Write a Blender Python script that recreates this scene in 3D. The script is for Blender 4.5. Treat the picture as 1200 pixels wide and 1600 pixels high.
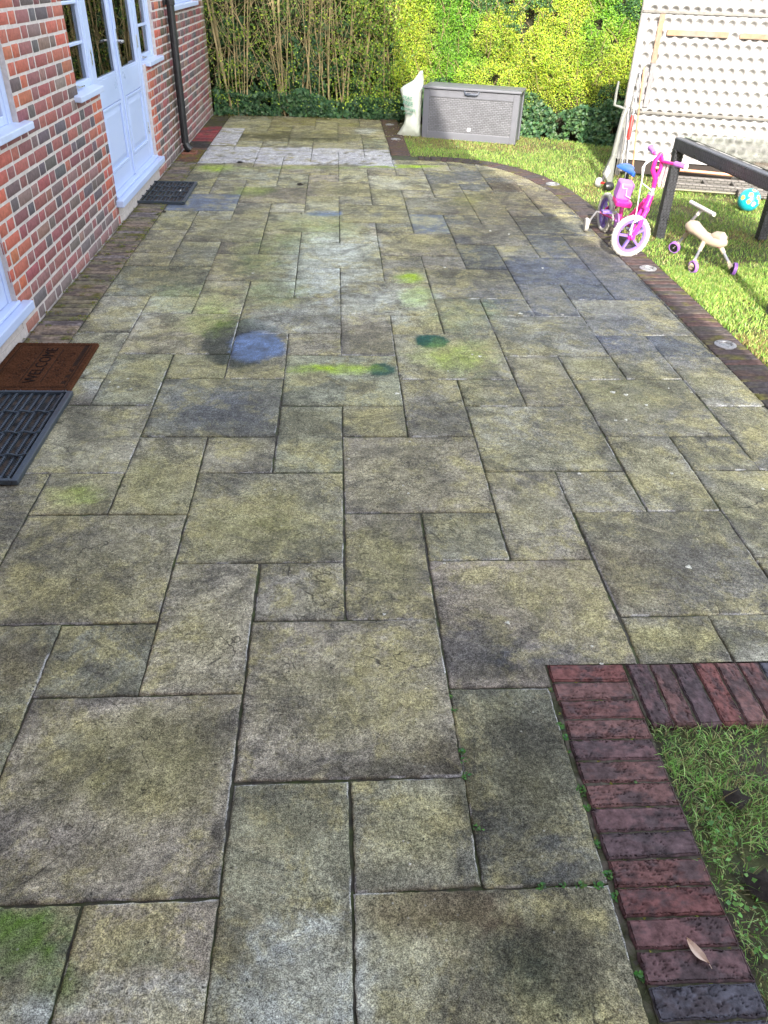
import bpy, bmesh, math, random
import numpy as np
from mathutils import Matrix, Vector
R = math.radians
PI = math.pi
for o in list(bpy.data.objects): bpy.data.objects.remove(o)
S = bpy.context.scene
C = S.collection
random.seed(7); RS = np.random.RandomState(11)

# ---------------------------------------------------------------- camera
CAM = (-0.0205, -0.9319, 1.7217)
cd = bpy.data.cameras.new('camera'); cam = bpy.data.objects.new('camera', cd); C.objects.link(cam)
cd.sensor_fit = 'VERTICAL'; cd.sensor_height = 36; cd.lens = 27.0; cd.clip_start = .05; cd.clip_end = 2000
cr, cu, cb = (0.998259, -0.052032, 0.027761), (0.007327, 0.576518, 0.817051), (-0.058518, -0.815426, 0.575896)
cam.matrix_world = Matrix(((cr[0], cu[0], cb[0], CAM[0]), (cr[1], cu[1], cb[1], CAM[1]), (cr[2], cu[2], cb[2], CAM[2]), (0, 0, 0, 1)))
S.camera = cam
S.render.resolution_x = 768; S.render.resolution_y = 1024

# ---------------------------------------------------------------- light
SUN_AZ = (-0.10, -0.995); SUN_EL = R(30)
W = bpy.data.worlds.new("World"); S.world = W; W.use_nodes = True
nt = W.node_tree; nt.nodes.clear()
sky = nt.nodes.new('ShaderNodeTexSky'); sky.sky_type = 'NISHITA'; sky.sun_disc = False
sky.sun_elevation = SUN_EL; sky.sun_rotation = math.atan2(SUN_AZ[0], SUN_AZ[1]); sky.air_density = 1.0; sky.dust_density = 2.5; sky.ozone_density = 1.0
bg = nt.nodes.new('ShaderNodeBackground'); bg.inputs[1].default_value = .15
wo = nt.nodes.new('ShaderNodeOutputWorld'); hs = nt.nodes.new('ShaderNodeHueSaturation'); hs.inputs['Saturation'].default_value = .38; nt.links.new(sky.outputs[0], hs.inputs['Color']); nt.links.new(hs.outputs[0], bg.inputs[0]); nt.links.new(bg.outputs[0], wo.inputs[0])
ld = bpy.data.lights.new('sun', 'SUN'); ld.energy = 2.0; ld.angle = R(.5); ld.color = (1, .93, .82)
sun = bpy.data.objects.new('sun', ld); C.objects.link(sun)
sd = Vector((SUN_AZ[0]*math.cos(SUN_EL), SUN_AZ[1]*math.cos(SUN_EL), math.sin(SUN_EL)))
sun.rotation_euler = sd.to_track_quat('Z', 'Y').to_euler(); sun.location = (2, -3, 12)
S.view_settings.view_transform = 'Standard'; S.view_settings.look = 'None'; S.view_settings.gamma = 1
S.view_settings.exposure = 2.48

# ---------------------------------------------------------------- helpers
def material(name, col, rough=.7, var=.25, scale=12, bump=.2, bscale=60, metal=0., attr=None, spec=.5, col2=None, trans=0., bdist=.004, coat=0.):
    m = bpy.data.materials.new(name); m.use_nodes = True
    n = m.node_tree.nodes; l = m.node_tree.links; b = n['Principled BSDF']
    tc = n.new('ShaderNodeTexCoord')
    nz = n.new('ShaderNodeTexNoise'); nz.inputs['Scale'].default_value = scale; nz.inputs['Detail'].default_value = 6; nz.inputs['Roughness'].default_value = .65
    l.new(tc.outputs['Object'], nz.inputs['Vector'])
    mr = n.new('ShaderNodeMapRange'); mr.inputs[1].default_value = .3; mr.inputs[2].default_value = .7; mr.inputs[3].default_value = 1-var; mr.inputs[4].default_value = 1+var
    l.new(nz.outputs[0], mr.inputs[0])
    mx = n.new('ShaderNodeMix'); mx.data_type = 'RGBA'; mx.blend_type = 'MULTIPLY'; mx.inputs[0].default_value = 1
    if attr:
        a = n.new('ShaderNodeAttribute'); a.attribute_name = attr; l.new(a.outputs['Color'], mx.inputs[6])
    elif col2:
        m2 = n.new('ShaderNodeMix'); m2.data_type = 'RGBA'; m2.inputs[6].default_value = (*col, 1); m2.inputs[7].default_value = (*col2, 1)
        n2 = n.new('ShaderNodeTexNoise'); n2.inputs['Scale'].default_value = scale*.4; n2.inputs['Detail'].default_value = 4; l.new(tc.outputs['Object'], n2.inputs['Vector'])
        m3 = n.new('ShaderNodeMapRange'); m3.inputs[1].default_value = .42; m3.inputs[2].default_value = .6; l.new(n2.outputs[0], m3.inputs[0]); l.new(m3.outputs[0], m2.inputs[0])
        l.new(m2.outputs[2], mx.inputs[6])
    else: mx.inputs[6].default_value = (*col, 1)
    l.new(mr.outputs[0], mx.inputs[7]); l.new(mx.outputs[2], b.inputs['Base Color'])
    rr = n.new('ShaderNodeMapRange'); rr.inputs[1].default_value = .3; rr.inputs[2].default_value = .7; rr.inputs[3].default_value = max(.03, rough-.1); rr.inputs[4].default_value = min(1, rough+.1)
    l.new(nz.outputs[0], rr.inputs[0]); l.new(rr.outputs[0], b.inputs['Roughness'])
    b.inputs['Metallic'].default_value = metal; b.inputs['Specular IOR Level'].default_value = spec
    b.inputs['Coat Weight'].default_value = coat
    if bump:
        nb = n.new('ShaderNodeTexNoise'); nb.inputs['Scale'].default_value = bscale; nb.inputs['Detail'].default_value = 5
        l.new(tc.outputs['Object'], nb.inputs['Vector'])
        bp = n.new('ShaderNodeBump'); bp.inputs['Strength'].default_value = bump; bp.inputs['Distance'].default_value = bdist
        l.new(nb.outputs[0], bp.inputs['Height']); l.new(bp.outputs[0], b.inputs['Normal'])
    return m

def tag(o, label=None, cat=None, group=None, kind=None):
    if label: o['label'] = label
    if cat: o['category'] = cat
    if group: o['group'] = group
    if kind: o['kind'] = kind
    return o
def empty(name, loc=(0, 0, 0), rz=0, label=None, cat=None, group=None):
    o = bpy.data.objects.new(name, None); C.objects.link(o); o.location = loc; o.rotation_euler = (0, 0, rz); o.empty_display_size = .1
    return tag(o, label, cat, group)

def np_mesh(name, verts, faces, mats, parent=None, col=None, extra=None, midx=None, smooth=False, kind=None):
    """faces: (n,k) int array or list of such arrays"""
    verts = np.asarray(verts, dtype=np.float32)
    if isinstance(faces, np.ndarray): faces = [faces]
    me = bpy.data.meshes.new(name)
    me.vertices.add(len(verts)); me.vertices.foreach_set('co', verts.ravel())
    loops = np.concatenate([f.ravel() for f in faces]).astype(np.int32)
    tot = np.concatenate([np.full(len(f), f.shape[1]) for f in faces]).astype(np.int32)
    start = np.concatenate([[0], np.cumsum(tot)[:-1]]).astype(np.int32)
    me.loops.add(len(loops)); me.loops.foreach_set('vertex_index', loops)
    me.polygons.add(len(tot)); me.polygons.foreach_set('loop_start', start); me.polygons.foreach_set('loop_total', tot)
    if midx is not None: me.polygons.foreach_set('material_index', np.asarray(midx, dtype=np.int32))
    me.update(calc_edges=True); me.validate()
    if smooth: me.polygons.foreach_set('use_smooth', np.ones(len(me.polygons), dtype=bool))
    if col is not None:
        a = me.color_attributes.new('Col', 'FLOAT_COLOR', 'POINT')
        c4 = np.ones((len(verts), 4), dtype=np.float32); c4[:, :col.shape[1]] = col; a.data.foreach_set('color', c4.ravel())
    if extra:
        for k, v in extra.items():
            v = np.asarray(v, dtype=np.float32); a = me.attributes.new(k, 'FLOAT' if v.ndim == 1 else 'FLOAT_VECTOR', 'POINT'); a.data.foreach_set('value' if v.ndim == 1 else 'vector', v.ravel())
    for m in (mats if isinstance(mats, (list, tuple)) else [mats]): me.materials.append(m)
    o = bpy.data.objects.new(name, me); C.objects.link(o); o.parent = parent
    if kind: o['kind'] = kind
    return o

class MB:
    def __init__(s): s.v = []; s.f = []; s.m = []; s.mi = 0
    def add(s, vs, fs):
        b = len(s.v); s.v += [tuple(v) for v in vs]; s.f += [tuple(i+b for i in f) for f in fs]; s.m += [s.mi]*len(fs); return s
    def box(s, c, d, rot=None):
        x, y, z = [q/2 for q in d]; M = rot if rot is not None else Matrix.Identity(3); c = Vector(c)
        vs = [c + M @ Vector((sx*x, sy*y, sz*z)) for sx, sy, sz in ((-1,-1,-1),(1,-1,-1),(1,1,-1),(-1,1,-1),(-1,-1,1),(1,-1,1),(1,1,1),(-1,1,1))]
        return s.add(vs, [(0,3,2,1),(4,5,6,7),(0,1,5,4),(1,2,6,5),(2,3,7,6),(3,0,4,7)])
    def b2(s, lo, hi): return s.box([(a+b)/2 for a, b in zip(lo, hi)], [abs(b-a) for a, b in zip(lo, hi)])
    def bar(s, a, b, w, h, up=(0, 0, 1)):
        a = Vector(a); b = Vector(b); z = (b-a).normalized(); u = Vector(up)
        x = u.cross(z)
        if x.length < 1e-4: x = Vector((1, 0, 0)).cross(z)
        x.normalize(); y = z.cross(x)
        M = Matrix((x, y, z)).transposed()
        return s.box((a+b)/2, (w, h, (b-a).length), M)
    def tube(s, pts, r, n=10, cap=True):
        pts = [Vector(p) for p in pts]; rs = r if isinstance(r, (list, tuple)) else [r]*len(pts)
        b = len(s.v); k = len(pts); pv = None
        for i, p in enumerate(pts):
            t = (pts[min(i+1, k-1)]-pts[max(i-1, 0)]).normalized()
            if pv is None:
                pv = t.orthogonal().normalized()
            else:
                pv = (pv - t*pv.dot(t)); pv = pv.normalized() if pv.length > 1e-6 else t.orthogonal().normalized()
            q = t.cross(pv)
            for j in range(n):
                a = 2*PI*j/n; s.v.append(tuple(p + (pv*math.cos(a)+q*math.sin(a))*rs[i]))
        for i in range(k-1):
            for j in range(n):
                s.f.append((b+i*n+j, b+i*n+(j+1)%n, b+(i+1)*n+(j+1)%n, b+(i+1)*n+j)); s.m.append(s.mi)
        if cap:
            s.f.append(tuple(b+j for j in range(n))[::-1]); s.f.append(tuple(b+(k-1)*n+j for j in range(n))); s.m += [s.mi]*2
        return s
    def lathe(s, c, axis, prof, n=24):
        """prof: (radius, offset along axis); closed loop if first==last"""
        c = Vector(c); ax = Vector(axis).normalized(); p = ax.orthogonal().normalized(); q = ax.cross(p); b = len(s.v); k = len(prof)
        for r, h in prof:
            for j in range(n):
                a = 2*PI*j/n; s.v.append(tuple(c + ax*h + (p*math.cos(a)+q*math.sin(a))*r))
        for i in range(k-1):
            for j in range(n):
                s.f.append((b+i*n+j, b+i*n+(j+1)%n, b+(i+1)*n+(j+1)%n, b+(i+1)*n+j)); s.m.append(s.mi)
        return s
    def torus(s, c, axis, Rr, r, n=32, k=10, sq=1.):
        prof = [(Rr+r*math.cos(2*PI*i/k), r*sq*math.sin(2*PI*i/k)) for i in range(k+1)]
        return s.lathe(c, axis, prof, n)
    def prism(s, poly, z0, z1, M=None):
        M = M or Matrix.Identity(4); n = len(poly); b = len(s.v)
        for z in (z0, z1):
            for x, y in poly: s.v.append(tuple(M @ Vector((x, y, z))))
        fs = [tuple(b+i for i in range(n))[::-1], tuple(b+n+i for i in range(n))]+[(b+i, b+(i+1)%n, b+n+(i+1)%n, b+n+i) for i in range(n)]
        s.f += fs; s.m += [s.mi]*len(fs); return s
    def each(s, name, mats, parent=None, **k):
        """one object per connected piece"""
        par = list(range(len(s.v)))
        def find(a):
            while par[a] != a: par[a] = par[par[a]]; a = par[a]
            return a
        for f in s.f:
            for i in f[1:]: par[find(i)] = find(f[0])
        g = {}
        for q, f in enumerate(s.f): g.setdefault(find(f[0]), []).append(q)
        out = []
        for fs in g.values():
            m = MB(); ids = sorted({i for q in fs for i in s.f[q]}); mp = {i: j for j, i in enumerate(ids)}
            m.v = [s.v[i] for i in ids]; m.f = [tuple(mp[i] for i in s.f[q]) for q in fs]; m.m = [s.m[q] for q in fs]; out.append(m.build(name, mats, parent, **k))
        return out
    def build(s, name, mats, parent=None, smooth=False, bevel=0, loc=None, seg=2):
        me = bpy.data.meshes.new(name); me.from_pydata(s.v, [], s.f)
        ml = mats if isinstance(mats, (list, tuple)) else [mats]
        for m in ml: me.materials.append(m)
        me.polygons.foreach_set('material_index', s.m)
        bm = bmesh.new(); bm.from_mesh(me); bmesh.ops.recalc_face_normals(bm, faces=bm.faces); bm.to_mesh(me); bm.free()
        if smooth:
            me.polygons.foreach_set('use_smooth', [True]*len(me.polygons))
            try: me.set_sharp_from_angle(angle=R(38))
            except Exception: pass
        o = bpy.data.objects.new(name, me); C.objects.link(o); o.parent = parent
        if loc: o.location = loc
        if bevel:
            bv = o.modifiers.new('bevel', 'BEVEL'); bv.width = bevel; bv.segments = seg; bv.limit_method = 'ANGLE'; bv.angle_limit = R(40)
        return o

def vnoise(P, seed=0):
    """smooth value noise in 0..1, P (n,3)"""
    Pi = np.floor(P).astype(np.int64); Pf = P-Pi; u = Pf*Pf*(3-2*Pf)
    def h(ix, iy, iz):
        v = (ix*374761393+iy*668265263+iz*2147483647+seed*974634777) & 0xffffffff
        v = ((v ^ (v >> 13))*1274126177) & 0xffffffff; v = (v ^ (v >> 16))*2246822519 & 0xffffffff
        return ((v ^ (v >> 15)) & 0xffffff)/float(0xffffff)
    r = 0
    for dx in (0, 1):
        for dy in (0, 1):
            for dz in (0, 1):
                w = (u[:, 0] if dx else 1-u[:, 0])*(u[:, 1] if dy else 1-u[:, 1])*(u[:, 2] if dz else 1-u[:, 2])
                r = r+w*h(Pi[:, 0]+dx, Pi[:, 1]+dy, Pi[:, 2]+dz)
    return r
def fbm(P, seed=0, oct=4, rough=.55):
    P = np.asarray(P, dtype=float); a = 1.; s = 0.; t = 0.
    for o_ in range(oct): s = s+a*vnoise(P*(2**o_)+o_*17.3, seed+o_); t += a; a *= rough
    return s/t
def text_mesh(name, txt, size, M, mat, parent, depth=.001):
    cu_ = bpy.data.curves.new(name, 'FONT'); cu_.body = txt; cu_.size = size; cu_.extrude = depth; cu_.align_x = 'CENTER'; cu_.align_y = 'CENTER'; cu_.resolution_u = 3
    t = bpy.data.objects.new(name, cu_); C.objects.link(t); dg = bpy.context.evaluated_depsgraph_get()
    me = bpy.data.meshes.new_from_object(t.evaluated_get(dg)); bpy.data.objects.remove(t)
    me.transform(M); me.materials.clear(); me.materials.append(mat)
    o = bpy.data.objects.new(name, me); C.objects.link(o); o.parent = parent; return o

# ---------------------------------------------------------------- paving data (traced, metres / mm offsets from a 300 mm module)
NODES=[(-2,0,1,1),(-1,0,0,-2),(0,0,9,0),(1,0,4,3),(2,0,-4,-4),(-1,1,6,1),(0,1,3,-3),(1,1,-3,5),(-3,2,3,-4),(-2,2,4,5),(-1,2,-10,-3),(1,2,3,-1),(2,2,-7,-4),(-2,3,-2,2),(-3,3,-6,3),(-1,3,-2,1),(0,3,-4,6),(1,3,-8,3),(3,3,8,1),(-2,4,2,3),(-1,4,-3,-2),(0,4,-5,-4),(1,4,6,2),(2,4,-10,8),(3,4,-2,-1),(-4,5,8,6),(-3,5,1,7),(-2,5,-2,3),(0,5,-2,4),(1,5,-1,-5),(2,5,-16,0),(3,5,1,5),(4,5,-3,1),(5,5,1,-2),(-4,6,-6,1),(-3,6,-9,-1),(-2,6,5,-4),(-1,6,2,-1),(0,6,-5,-4),(2,6,4,-4),(3,6,6,-6),(4,6,-5,2),(5,6,11,5),(6,6,6,8),(-3,7,5,1),(-2,7,-7,-5),(-1,7,5,0),(0,7,-3,-7),(1,7,-5,-8),(2,7,-7,-9),(4,7,8,-5),(5,7,9,-6),(6,7,0,-1),(-3,8,-15,9),(-4,8,13,9),(-1,8,8,4),(0,8,0,4),(1,8,-12,-2),(2,8,1,-2),(3,8,-2,-1),(4,8,1,-1),(6,8,16,0),(-3,9,5,-10),(-2,9,6,-8),(-1,9,4,-6),(1,9,-1,-10),(2,9,-8,-8),(3,9,-9,-6),(4,9,9,3),(5,9,1,5),(6,9,2,7),(-4,10,1,4),(-3,10,-11,8),(-2,10,-9,3),(0,10,-3,1),(3,10,6,-6),(5,10,-15,1),(4,10,-1,-11)]
PATCH=[('Y',-0.697,2.943,0.546,0.006,-0.054,0.417,0.35),('Y',-0.917,1.698,0.382,-0.004,-0.065,0.283,0.35),('L',-0.929,3.813,0.357,0.009,-0.051,0.341,0.22),('Y',0.602,3.132,0.404,0.005,0.044,0.364,0.35),('D',1.333,1.99,0.473,-0.002,0.113,0.341,0.3),('D',1.316,1.097,0.209,-0.004,0.117,0.282,0.3),('G',-0.716,-0.065,0.123,-0.005,-0.027,0.082,0.75),('G',-0.615,-0.159,0.072,-0.003,-0.02,0.069,0.6),('G',-0.434,-0.115,0.095,-0.004,-0.009,0.046,0.35),('W',-0.133,-0.197,0.158,-0.006,-0.008,0.16,1.0),('W',-0.109,-0.115,0.124,-0.005,-0.003,0.08,0.5),('W',-0.625,-0.23,0.101,-0.004,-0.014,0.046,0.6),('W',-0.389,-0.216,0.142,-0.006,-0.013,0.071,0.5),('W',-0.747,0.441,0.068,-0.002,-0.01,0.038,0.3),('T',0.394,-0.206,0.065,-0.003,0.014,0.062,0.7),('T',0.428,-0.261,0.079,-0.003,0.009,0.035,0.6),('T',0.356,-0.16,0.083,-0.003,0.01,0.052,0.35),('D',0.369,0.105,0.148,-0.005,0.024,0.133,0.55),('D',0.473,0.262,0.184,-0.006,0.069,0.329,0.5),('B',0.358,0.089,0.124,-0.004,0.017,0.098,0.3),('D',0.528,0.36,0.122,-0.004,0.033,0.145,0.4),('D',0.489,0.425,0.161,-0.005,0.013,0.065,0.5),('B',0.509,0.067,0.093,-0.003,0.02,0.081,0.5),('D',0.317,0.23,0.066,-0.002,0.019,0.129,0.5),('N',0.232,0.359,0.077,-0.002,0.007,0.061,0.7),('D',0.026,0.329,0.254,-0.008,0.001,0.032,0.6),('D',-0.323,0.154,0.018,-0.001,-0.006,0.047,0.85),('D',0.383,0.745,0.17,-0.004,0.026,0.178,0.6),('B',0.391,0.731,0.119,-0.003,0.02,0.135,0.35),('D',0.599,0.673,0.296,-0.008,0.02,0.089,0.6),('B',0.634,0.739,0.222,-0.006,0.016,0.068,0.3),('N',-0.983,0.753,0.085,-0.002,-0.048,0.146,0.5),('D',-0.154,0.227,0.128,-0.004,-0.004,0.073,0.35),('D',0.459,-0.137,0.154,-0.006,0.026,0.106,0.65),('N',0.218,-0.045,0.174,-0.007,0.007,0.058,0.6),('D',0.516,-0.026,0.118,-0.004,0.012,0.044,0.5),('W',0.121,-0.176,0.081,-0.003,0.006,0.076,0.3),('D',-0.36,0.347,0.067,-0.002,-0.016,0.12,0.25),('Y',-0.593,0.355,0.249,-0.008,-0.04,0.18,0.45),('Y',-0.87,1.208,0.288,-0.005,-0.062,0.251,0.5),('Y',-0.285,1.428,0.241,-0.003,-0.014,0.206,0.4),('Y',0.14,1.227,0.115,-0.002,0.012,0.222,0.45),('Y',0.031,0.552,0.221,-0.006,0.005,0.189,0.35),('L',-1.062,1.63,0.111,-0.001,-0.022,0.081,0.5),('Y',1.039,0.785,0.271,-0.006,0.026,0.071,0.5),('Y',0.733,1.498,0.127,-0.002,0.046,0.218,0.5),('Y',1.453,1.489,0.156,-0.002,0.072,0.176,0.35),('Y',0.164,0.163,0.111,-0.004,0.009,0.104,0.35),('Y',-0.748,1.744,0.129,-0.001,-0.044,0.242,0.35),('D',-0.09,1.268,0.116,-0.002,-0.002,0.113,0.4),('H',-0.559,3.197,0.258,0.004,-0.037,0.377,0.88),('B',-0.463,3.118,0.177,0.002,-0.018,0.223,0.92),('T',0.517,3.195,0.111,0.002,0.011,0.102,0.85),('T',0.209,2.814,0.081,0.001,0.005,0.096,0.8),('L',-0.047,2.819,0.264,0.002,-0.0,0.072,0.9),('L',0.476,4.298,0.115,0.004,0.011,0.135,0.9),('L',0.497,3.931,0.109,0.003,0.017,0.192,0.8),('L',0.724,3.651,0.282,0.006,0.035,0.263,0.4),('G',-0.476,4.828,0.329,0.014,-0.035,0.55,0.45),('G',-0.444,4.002,0.269,0.007,-0.02,0.304,0.5),('L',-0.788,3.493,0.225,0.004,-0.035,0.265,0.45),('L',0.616,2.957,0.248,0.003,0.033,0.255,0.35),('W',-0.052,4.768,0.377,0.015,-0.002,0.781,0.7),('W',0.276,3.843,0.371,0.009,0.018,0.35,0.7),('W',-0.278,3.503,0.344,0.007,-0.011,0.257,0.35),('P',0.138,3.36,0.151,0.003,0.008,0.255,0.55),('B',-0.121,5.978,0.165,0.01,-0.001,0.106,0.85),('B',0.33,5.941,0.078,0.005,0.004,0.085,0.6),('B',0.369,5.619,0.321,0.017,0.004,0.078,0.6),('B',0.946,5.223,0.103,0.005,0.014,0.106,0.6),('B',1.595,4.122,0.765,0.022,0.313,1.203,0.65),('B',1.791,3.148,0.343,0.005,0.161,0.467,0.5),('D',1.54,6.143,0.649,0.039,0.195,1.026,0.5),('D',0.9,4.806,0.389,0.016,0.107,0.797,0.45),('D',1.435,2.497,0.465,0.001,0.16,0.504,0.35),('D',0.416,1.591,0.285,-0.003,0.033,0.274,0.3),('D',0.589,0.915,0.321,-0.007,0.044,0.216,0.45),('N',0.947,1.104,0.276,-0.005,0.063,0.21,0.4),('D',0.293,1.995,0.257,-0.001,0.022,0.279,0.3),('D',-0.316,2.293,0.33,-0.0,-0.016,0.254,0.4),('B',-0.591,2.357,0.271,0.0,-0.029,0.234,0.4),('D',-0.952,0.833,0.078,-0.002,-0.034,0.112,0.4),('D',-0.615,0.123,0.18,-0.006,-0.021,0.082,0.35),('D',-0.426,0.452,0.104,-0.003,-0.016,0.108,0.3),('D',0.164,0.371,0.155,-0.005,0.005,0.062,0.4),('D',0.108,0.034,0.164,-0.006,0.003,0.039,0.4),('D',-1.433,2.935,0.166,0.002,-0.09,0.328,0.25),('D',-1.24,4.431,0.391,0.014,-0.076,0.415,0.35),('W',-1.297,3.693,0.23,0.005,-0.094,0.435,0.35),('W',-1.242,2.702,0.159,0.001,-0.056,0.224,0.35),('W',-1.028,3.699,0.232,0.005,-0.046,0.273,0.25),('B',1.548,4.677,0.291,0.011,0.071,0.306,0.35),('D',-0.884,4.735,0.645,0.026,-0.066,0.533,0.35),('D',-0.591,2.357,0.332,0.0,-0.032,0.26,0.35),('B',-0.606,2.357,0.271,0.0,-0.031,0.247,0.3),('D',-1.198,2.293,0.087,-0.0,-0.066,0.25,0.6),('D',0.912,1.496,0.179,-0.002,0.068,0.263,0.25),('Y',0.533,2.565,0.294,0.001,0.053,0.437,0.3),('Y',1.378,2.881,0.214,0.002,0.035,0.125,0.5),('Y',1.525,2.57,0.371,0.002,0.073,0.221,0.35),('D',0.832,2.108,0.358,-0.001,0.055,0.268,0.25),('M',-0.234,10.31,1.376,0.179,-0.02,1.262,0.75),('K',-0.463,9.664,0.885,0.106,-0.011,0.314,0.6),('K',0.909,9.737,0.165,0.02,0.13,1.633,0.3),('L',0.664,7.971,0.435,0.039,0.006,0.083,0.95),('L',-0.396,7.811,0.54,0.048,-0.003,0.096,0.6),('L',-1.287,7.731,0.196,0.018,-0.024,0.187,0.6),('L',-0.806,6.749,0.238,0.017,-0.018,0.203,0.4),('N',2.096,7.041,0.796,0.059,0.247,1.066,0.55),('N',2.08,5.016,0.309,0.013,0.151,0.509,0.45),('D',-0.476,6.722,0.54,0.039,-0.011,0.228,0.5),('N',1.307,6.129,0.526,0.032,0.147,0.904,0.3),('Y',0.186,6.769,0.305,0.022,0.006,0.257,0.5),('Y',1.193,6.54,0.183,0.012,0.042,0.295,0.6),('K',-0.202,8.334,0.085,0.008,-0.001,0.071,0.8),('K',-0.701,8.181,0.152,0.015,-0.004,0.068,0.8),('K',0.122,8.621,0.132,0.013,0.002,0.15,0.6),('W',0.395,10.144,0.186,0.023,0.009,0.244,0.7),('Y',-0.784,5.596,0.467,0.025,-0.056,0.579,0.35),('L',-0.158,5.534,0.366,0.019,-0.006,0.381,0.25),('D',1.604,1.722,0.167,-0.002,0.032,0.075,0.45),('D',1.216,1.991,0.088,-0.0,0.017,0.056,0.4),('D',0.767,4.502,0.278,0.01,0.035,0.288,0.3),('D',1.022,4.37,0.274,0.009,0.032,0.194,0.4)]  # dark D patches also paint shadows: beside the near mat, left mid-patio
LICHEN=[(1.233,1.149,0.0223),(0.524,0.876,0.0149),(1.435,2.519,0.024),(1.377,2.547,0.0275),(1.116,3.637,0.0292),(0.761,2.984,0.0217),(0.722,3.009,0.0145),(0.272,2.529,0.0226),(1.503,2.407,0.0169),(1.3,2.248,0.016),(1.352,2.255,0.0161),(1.379,3.621,0.0211),(1.46,4.54,0.0197),(1.401,1.775,0.0175),(0.353,1.186,0.0092),(0.243,1.691,0.0105),(0.26,1.634,0.0103),(0.124,0.925,0.0127),(1.786,2.549,0.0107),(1.684,2.593,0.0107),(0.129,0.122,0.0067),(0.14,0.064,0.0067),(0.98,0.609,0.0105),(0.772,0.763,0.0085),(0.561,2.793,0.0104),(-1.106,2.594,0.0136),(-1.08,2.689,0.0138),(-1.04,2.573,0.0135),(-1.16,2.651,0.0103),(0.747,4.53,0.0193),(1.236,5.492,0.0226),(1.374,5.405,0.0168),(1.443,9.192,0.0346),(-0.599,4.357,0.0186),(0.298,2.051,0.0115),(1.744,1.652,0.0149),(0.999,1.778,0.0168),(0.781,0.687,0.0125),(0.023,1.904,0.0111),(-0.277,1.668,0.0104)]
U = .3
XL, XR = -1.50, 2.10          # slab field edges
XW = -1.75                    # house wall face
# outer edge of the brick border, far side and lawn side
OUT = [(2.33, .45), (2.33, 2.5), (2.335, 4.5), (2.335, 5.6), (2.33, 6.4), (2.29, 7.0), (2.17, 7.55), (1.98, 7.98), (1.72, 8.28), (1.4, 8.46), (1.1, 8.52), (.83, 8.53), (.83, 9.4), (.83, 10.4), (.83, 11.2)]
def inset(pl, d):
    r = []
    for i, p in enumerate(pl):
        a = Vector(pl[max(i-1, 0)]); b = Vector(pl[min(i+1, len(pl)-1)]); t = (b-a).normalized(); n = Vector((-t.y, t.x))
        r.append(tuple(Vector(p)+n*d))
    return r
INN = [(x, y) for x, y in inset(OUT[:11], .225)] + [(.80, 8.30), (.605, 8.30), (.605, 11.2)]
def inpoly(x, y, poly):
    c = np.zeros(np.shape(x), bool); n = len(poly)
    for i in range(n):
        x1, y1 = poly[i]; x2, y2 = poly[(i+1) % n]
        if y1 == y2: continue
        k = ((y1 > y) != (y2 > y)) & (x < (x2-x1)*(y-y1)/(y2-y1)+x1); c ^= k
    return c
FIELD = [(XL, -2.4), (.60, -2.4), (.60, .685), (2.11, .685)] + INN[1:] + [(XL, 11.2)]
OUTPOLY = [(XW, -2.4), (.85, -2.4), (.85, .45)] + OUT[1:] + [(XW, 11.2)]
nodeoff = {(i, j): (dx/1000, dy/1000) for i, j, dx, dy in NODES}
def node(i, j):
    sw = .15; ox = oy = 0
    for (a, b), (p, q) in nodeoff.items():
        w = math.exp(-((a-i)**2+(b-j)**2)/1.3); sw += w; ox += w*p; oy += w*q
    ox /= sw; oy /= sw
    return i*U+ox, j*U+oy
slabs = []
for a in range(-20, 24):
    for b in range(-20, 24):
        bx, by = -1+2*a-b, 1+a+3*b
        for (i0, j0, w, h) in ((bx, by, 2, 2), (bx+1, by-1, 1, 1), (bx+2, by-1, 1, 2)):
            i1, j1 = i0+w, j0+h
            if i1 <= -5 or i0 >= 8 or j1 <= -7 or j0 >= 38: continue
            slabs.append((max(i0, -5), j0, i1, j1))
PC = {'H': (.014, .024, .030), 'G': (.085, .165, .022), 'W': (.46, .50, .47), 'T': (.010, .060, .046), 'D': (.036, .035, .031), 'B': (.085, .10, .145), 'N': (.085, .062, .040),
      'Y': (.20, .195, .07), 'L': (.26, .38, .02), 'P': (.30, .25, .21), 'M': (.15, .14, .03), 'K': (.025, .025, .02)}
def paint(x, y):
    n = len(x); P = np.stack([x, y, np.zeros(n)], 1)
    wob = fbm(P*3.1, 5, 5, .7)-.5; wob2 = fbm(P*11, 9, 4, .7)-.5; fine = fbm(P*28, 12, 3, .8)-.5
    tint = []; 
    acc = None; wet = np.zeros(n); cols = np.zeros((n, 3)); al = np.zeros((n, 1))
    return P, wob, wob2, fine
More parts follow.
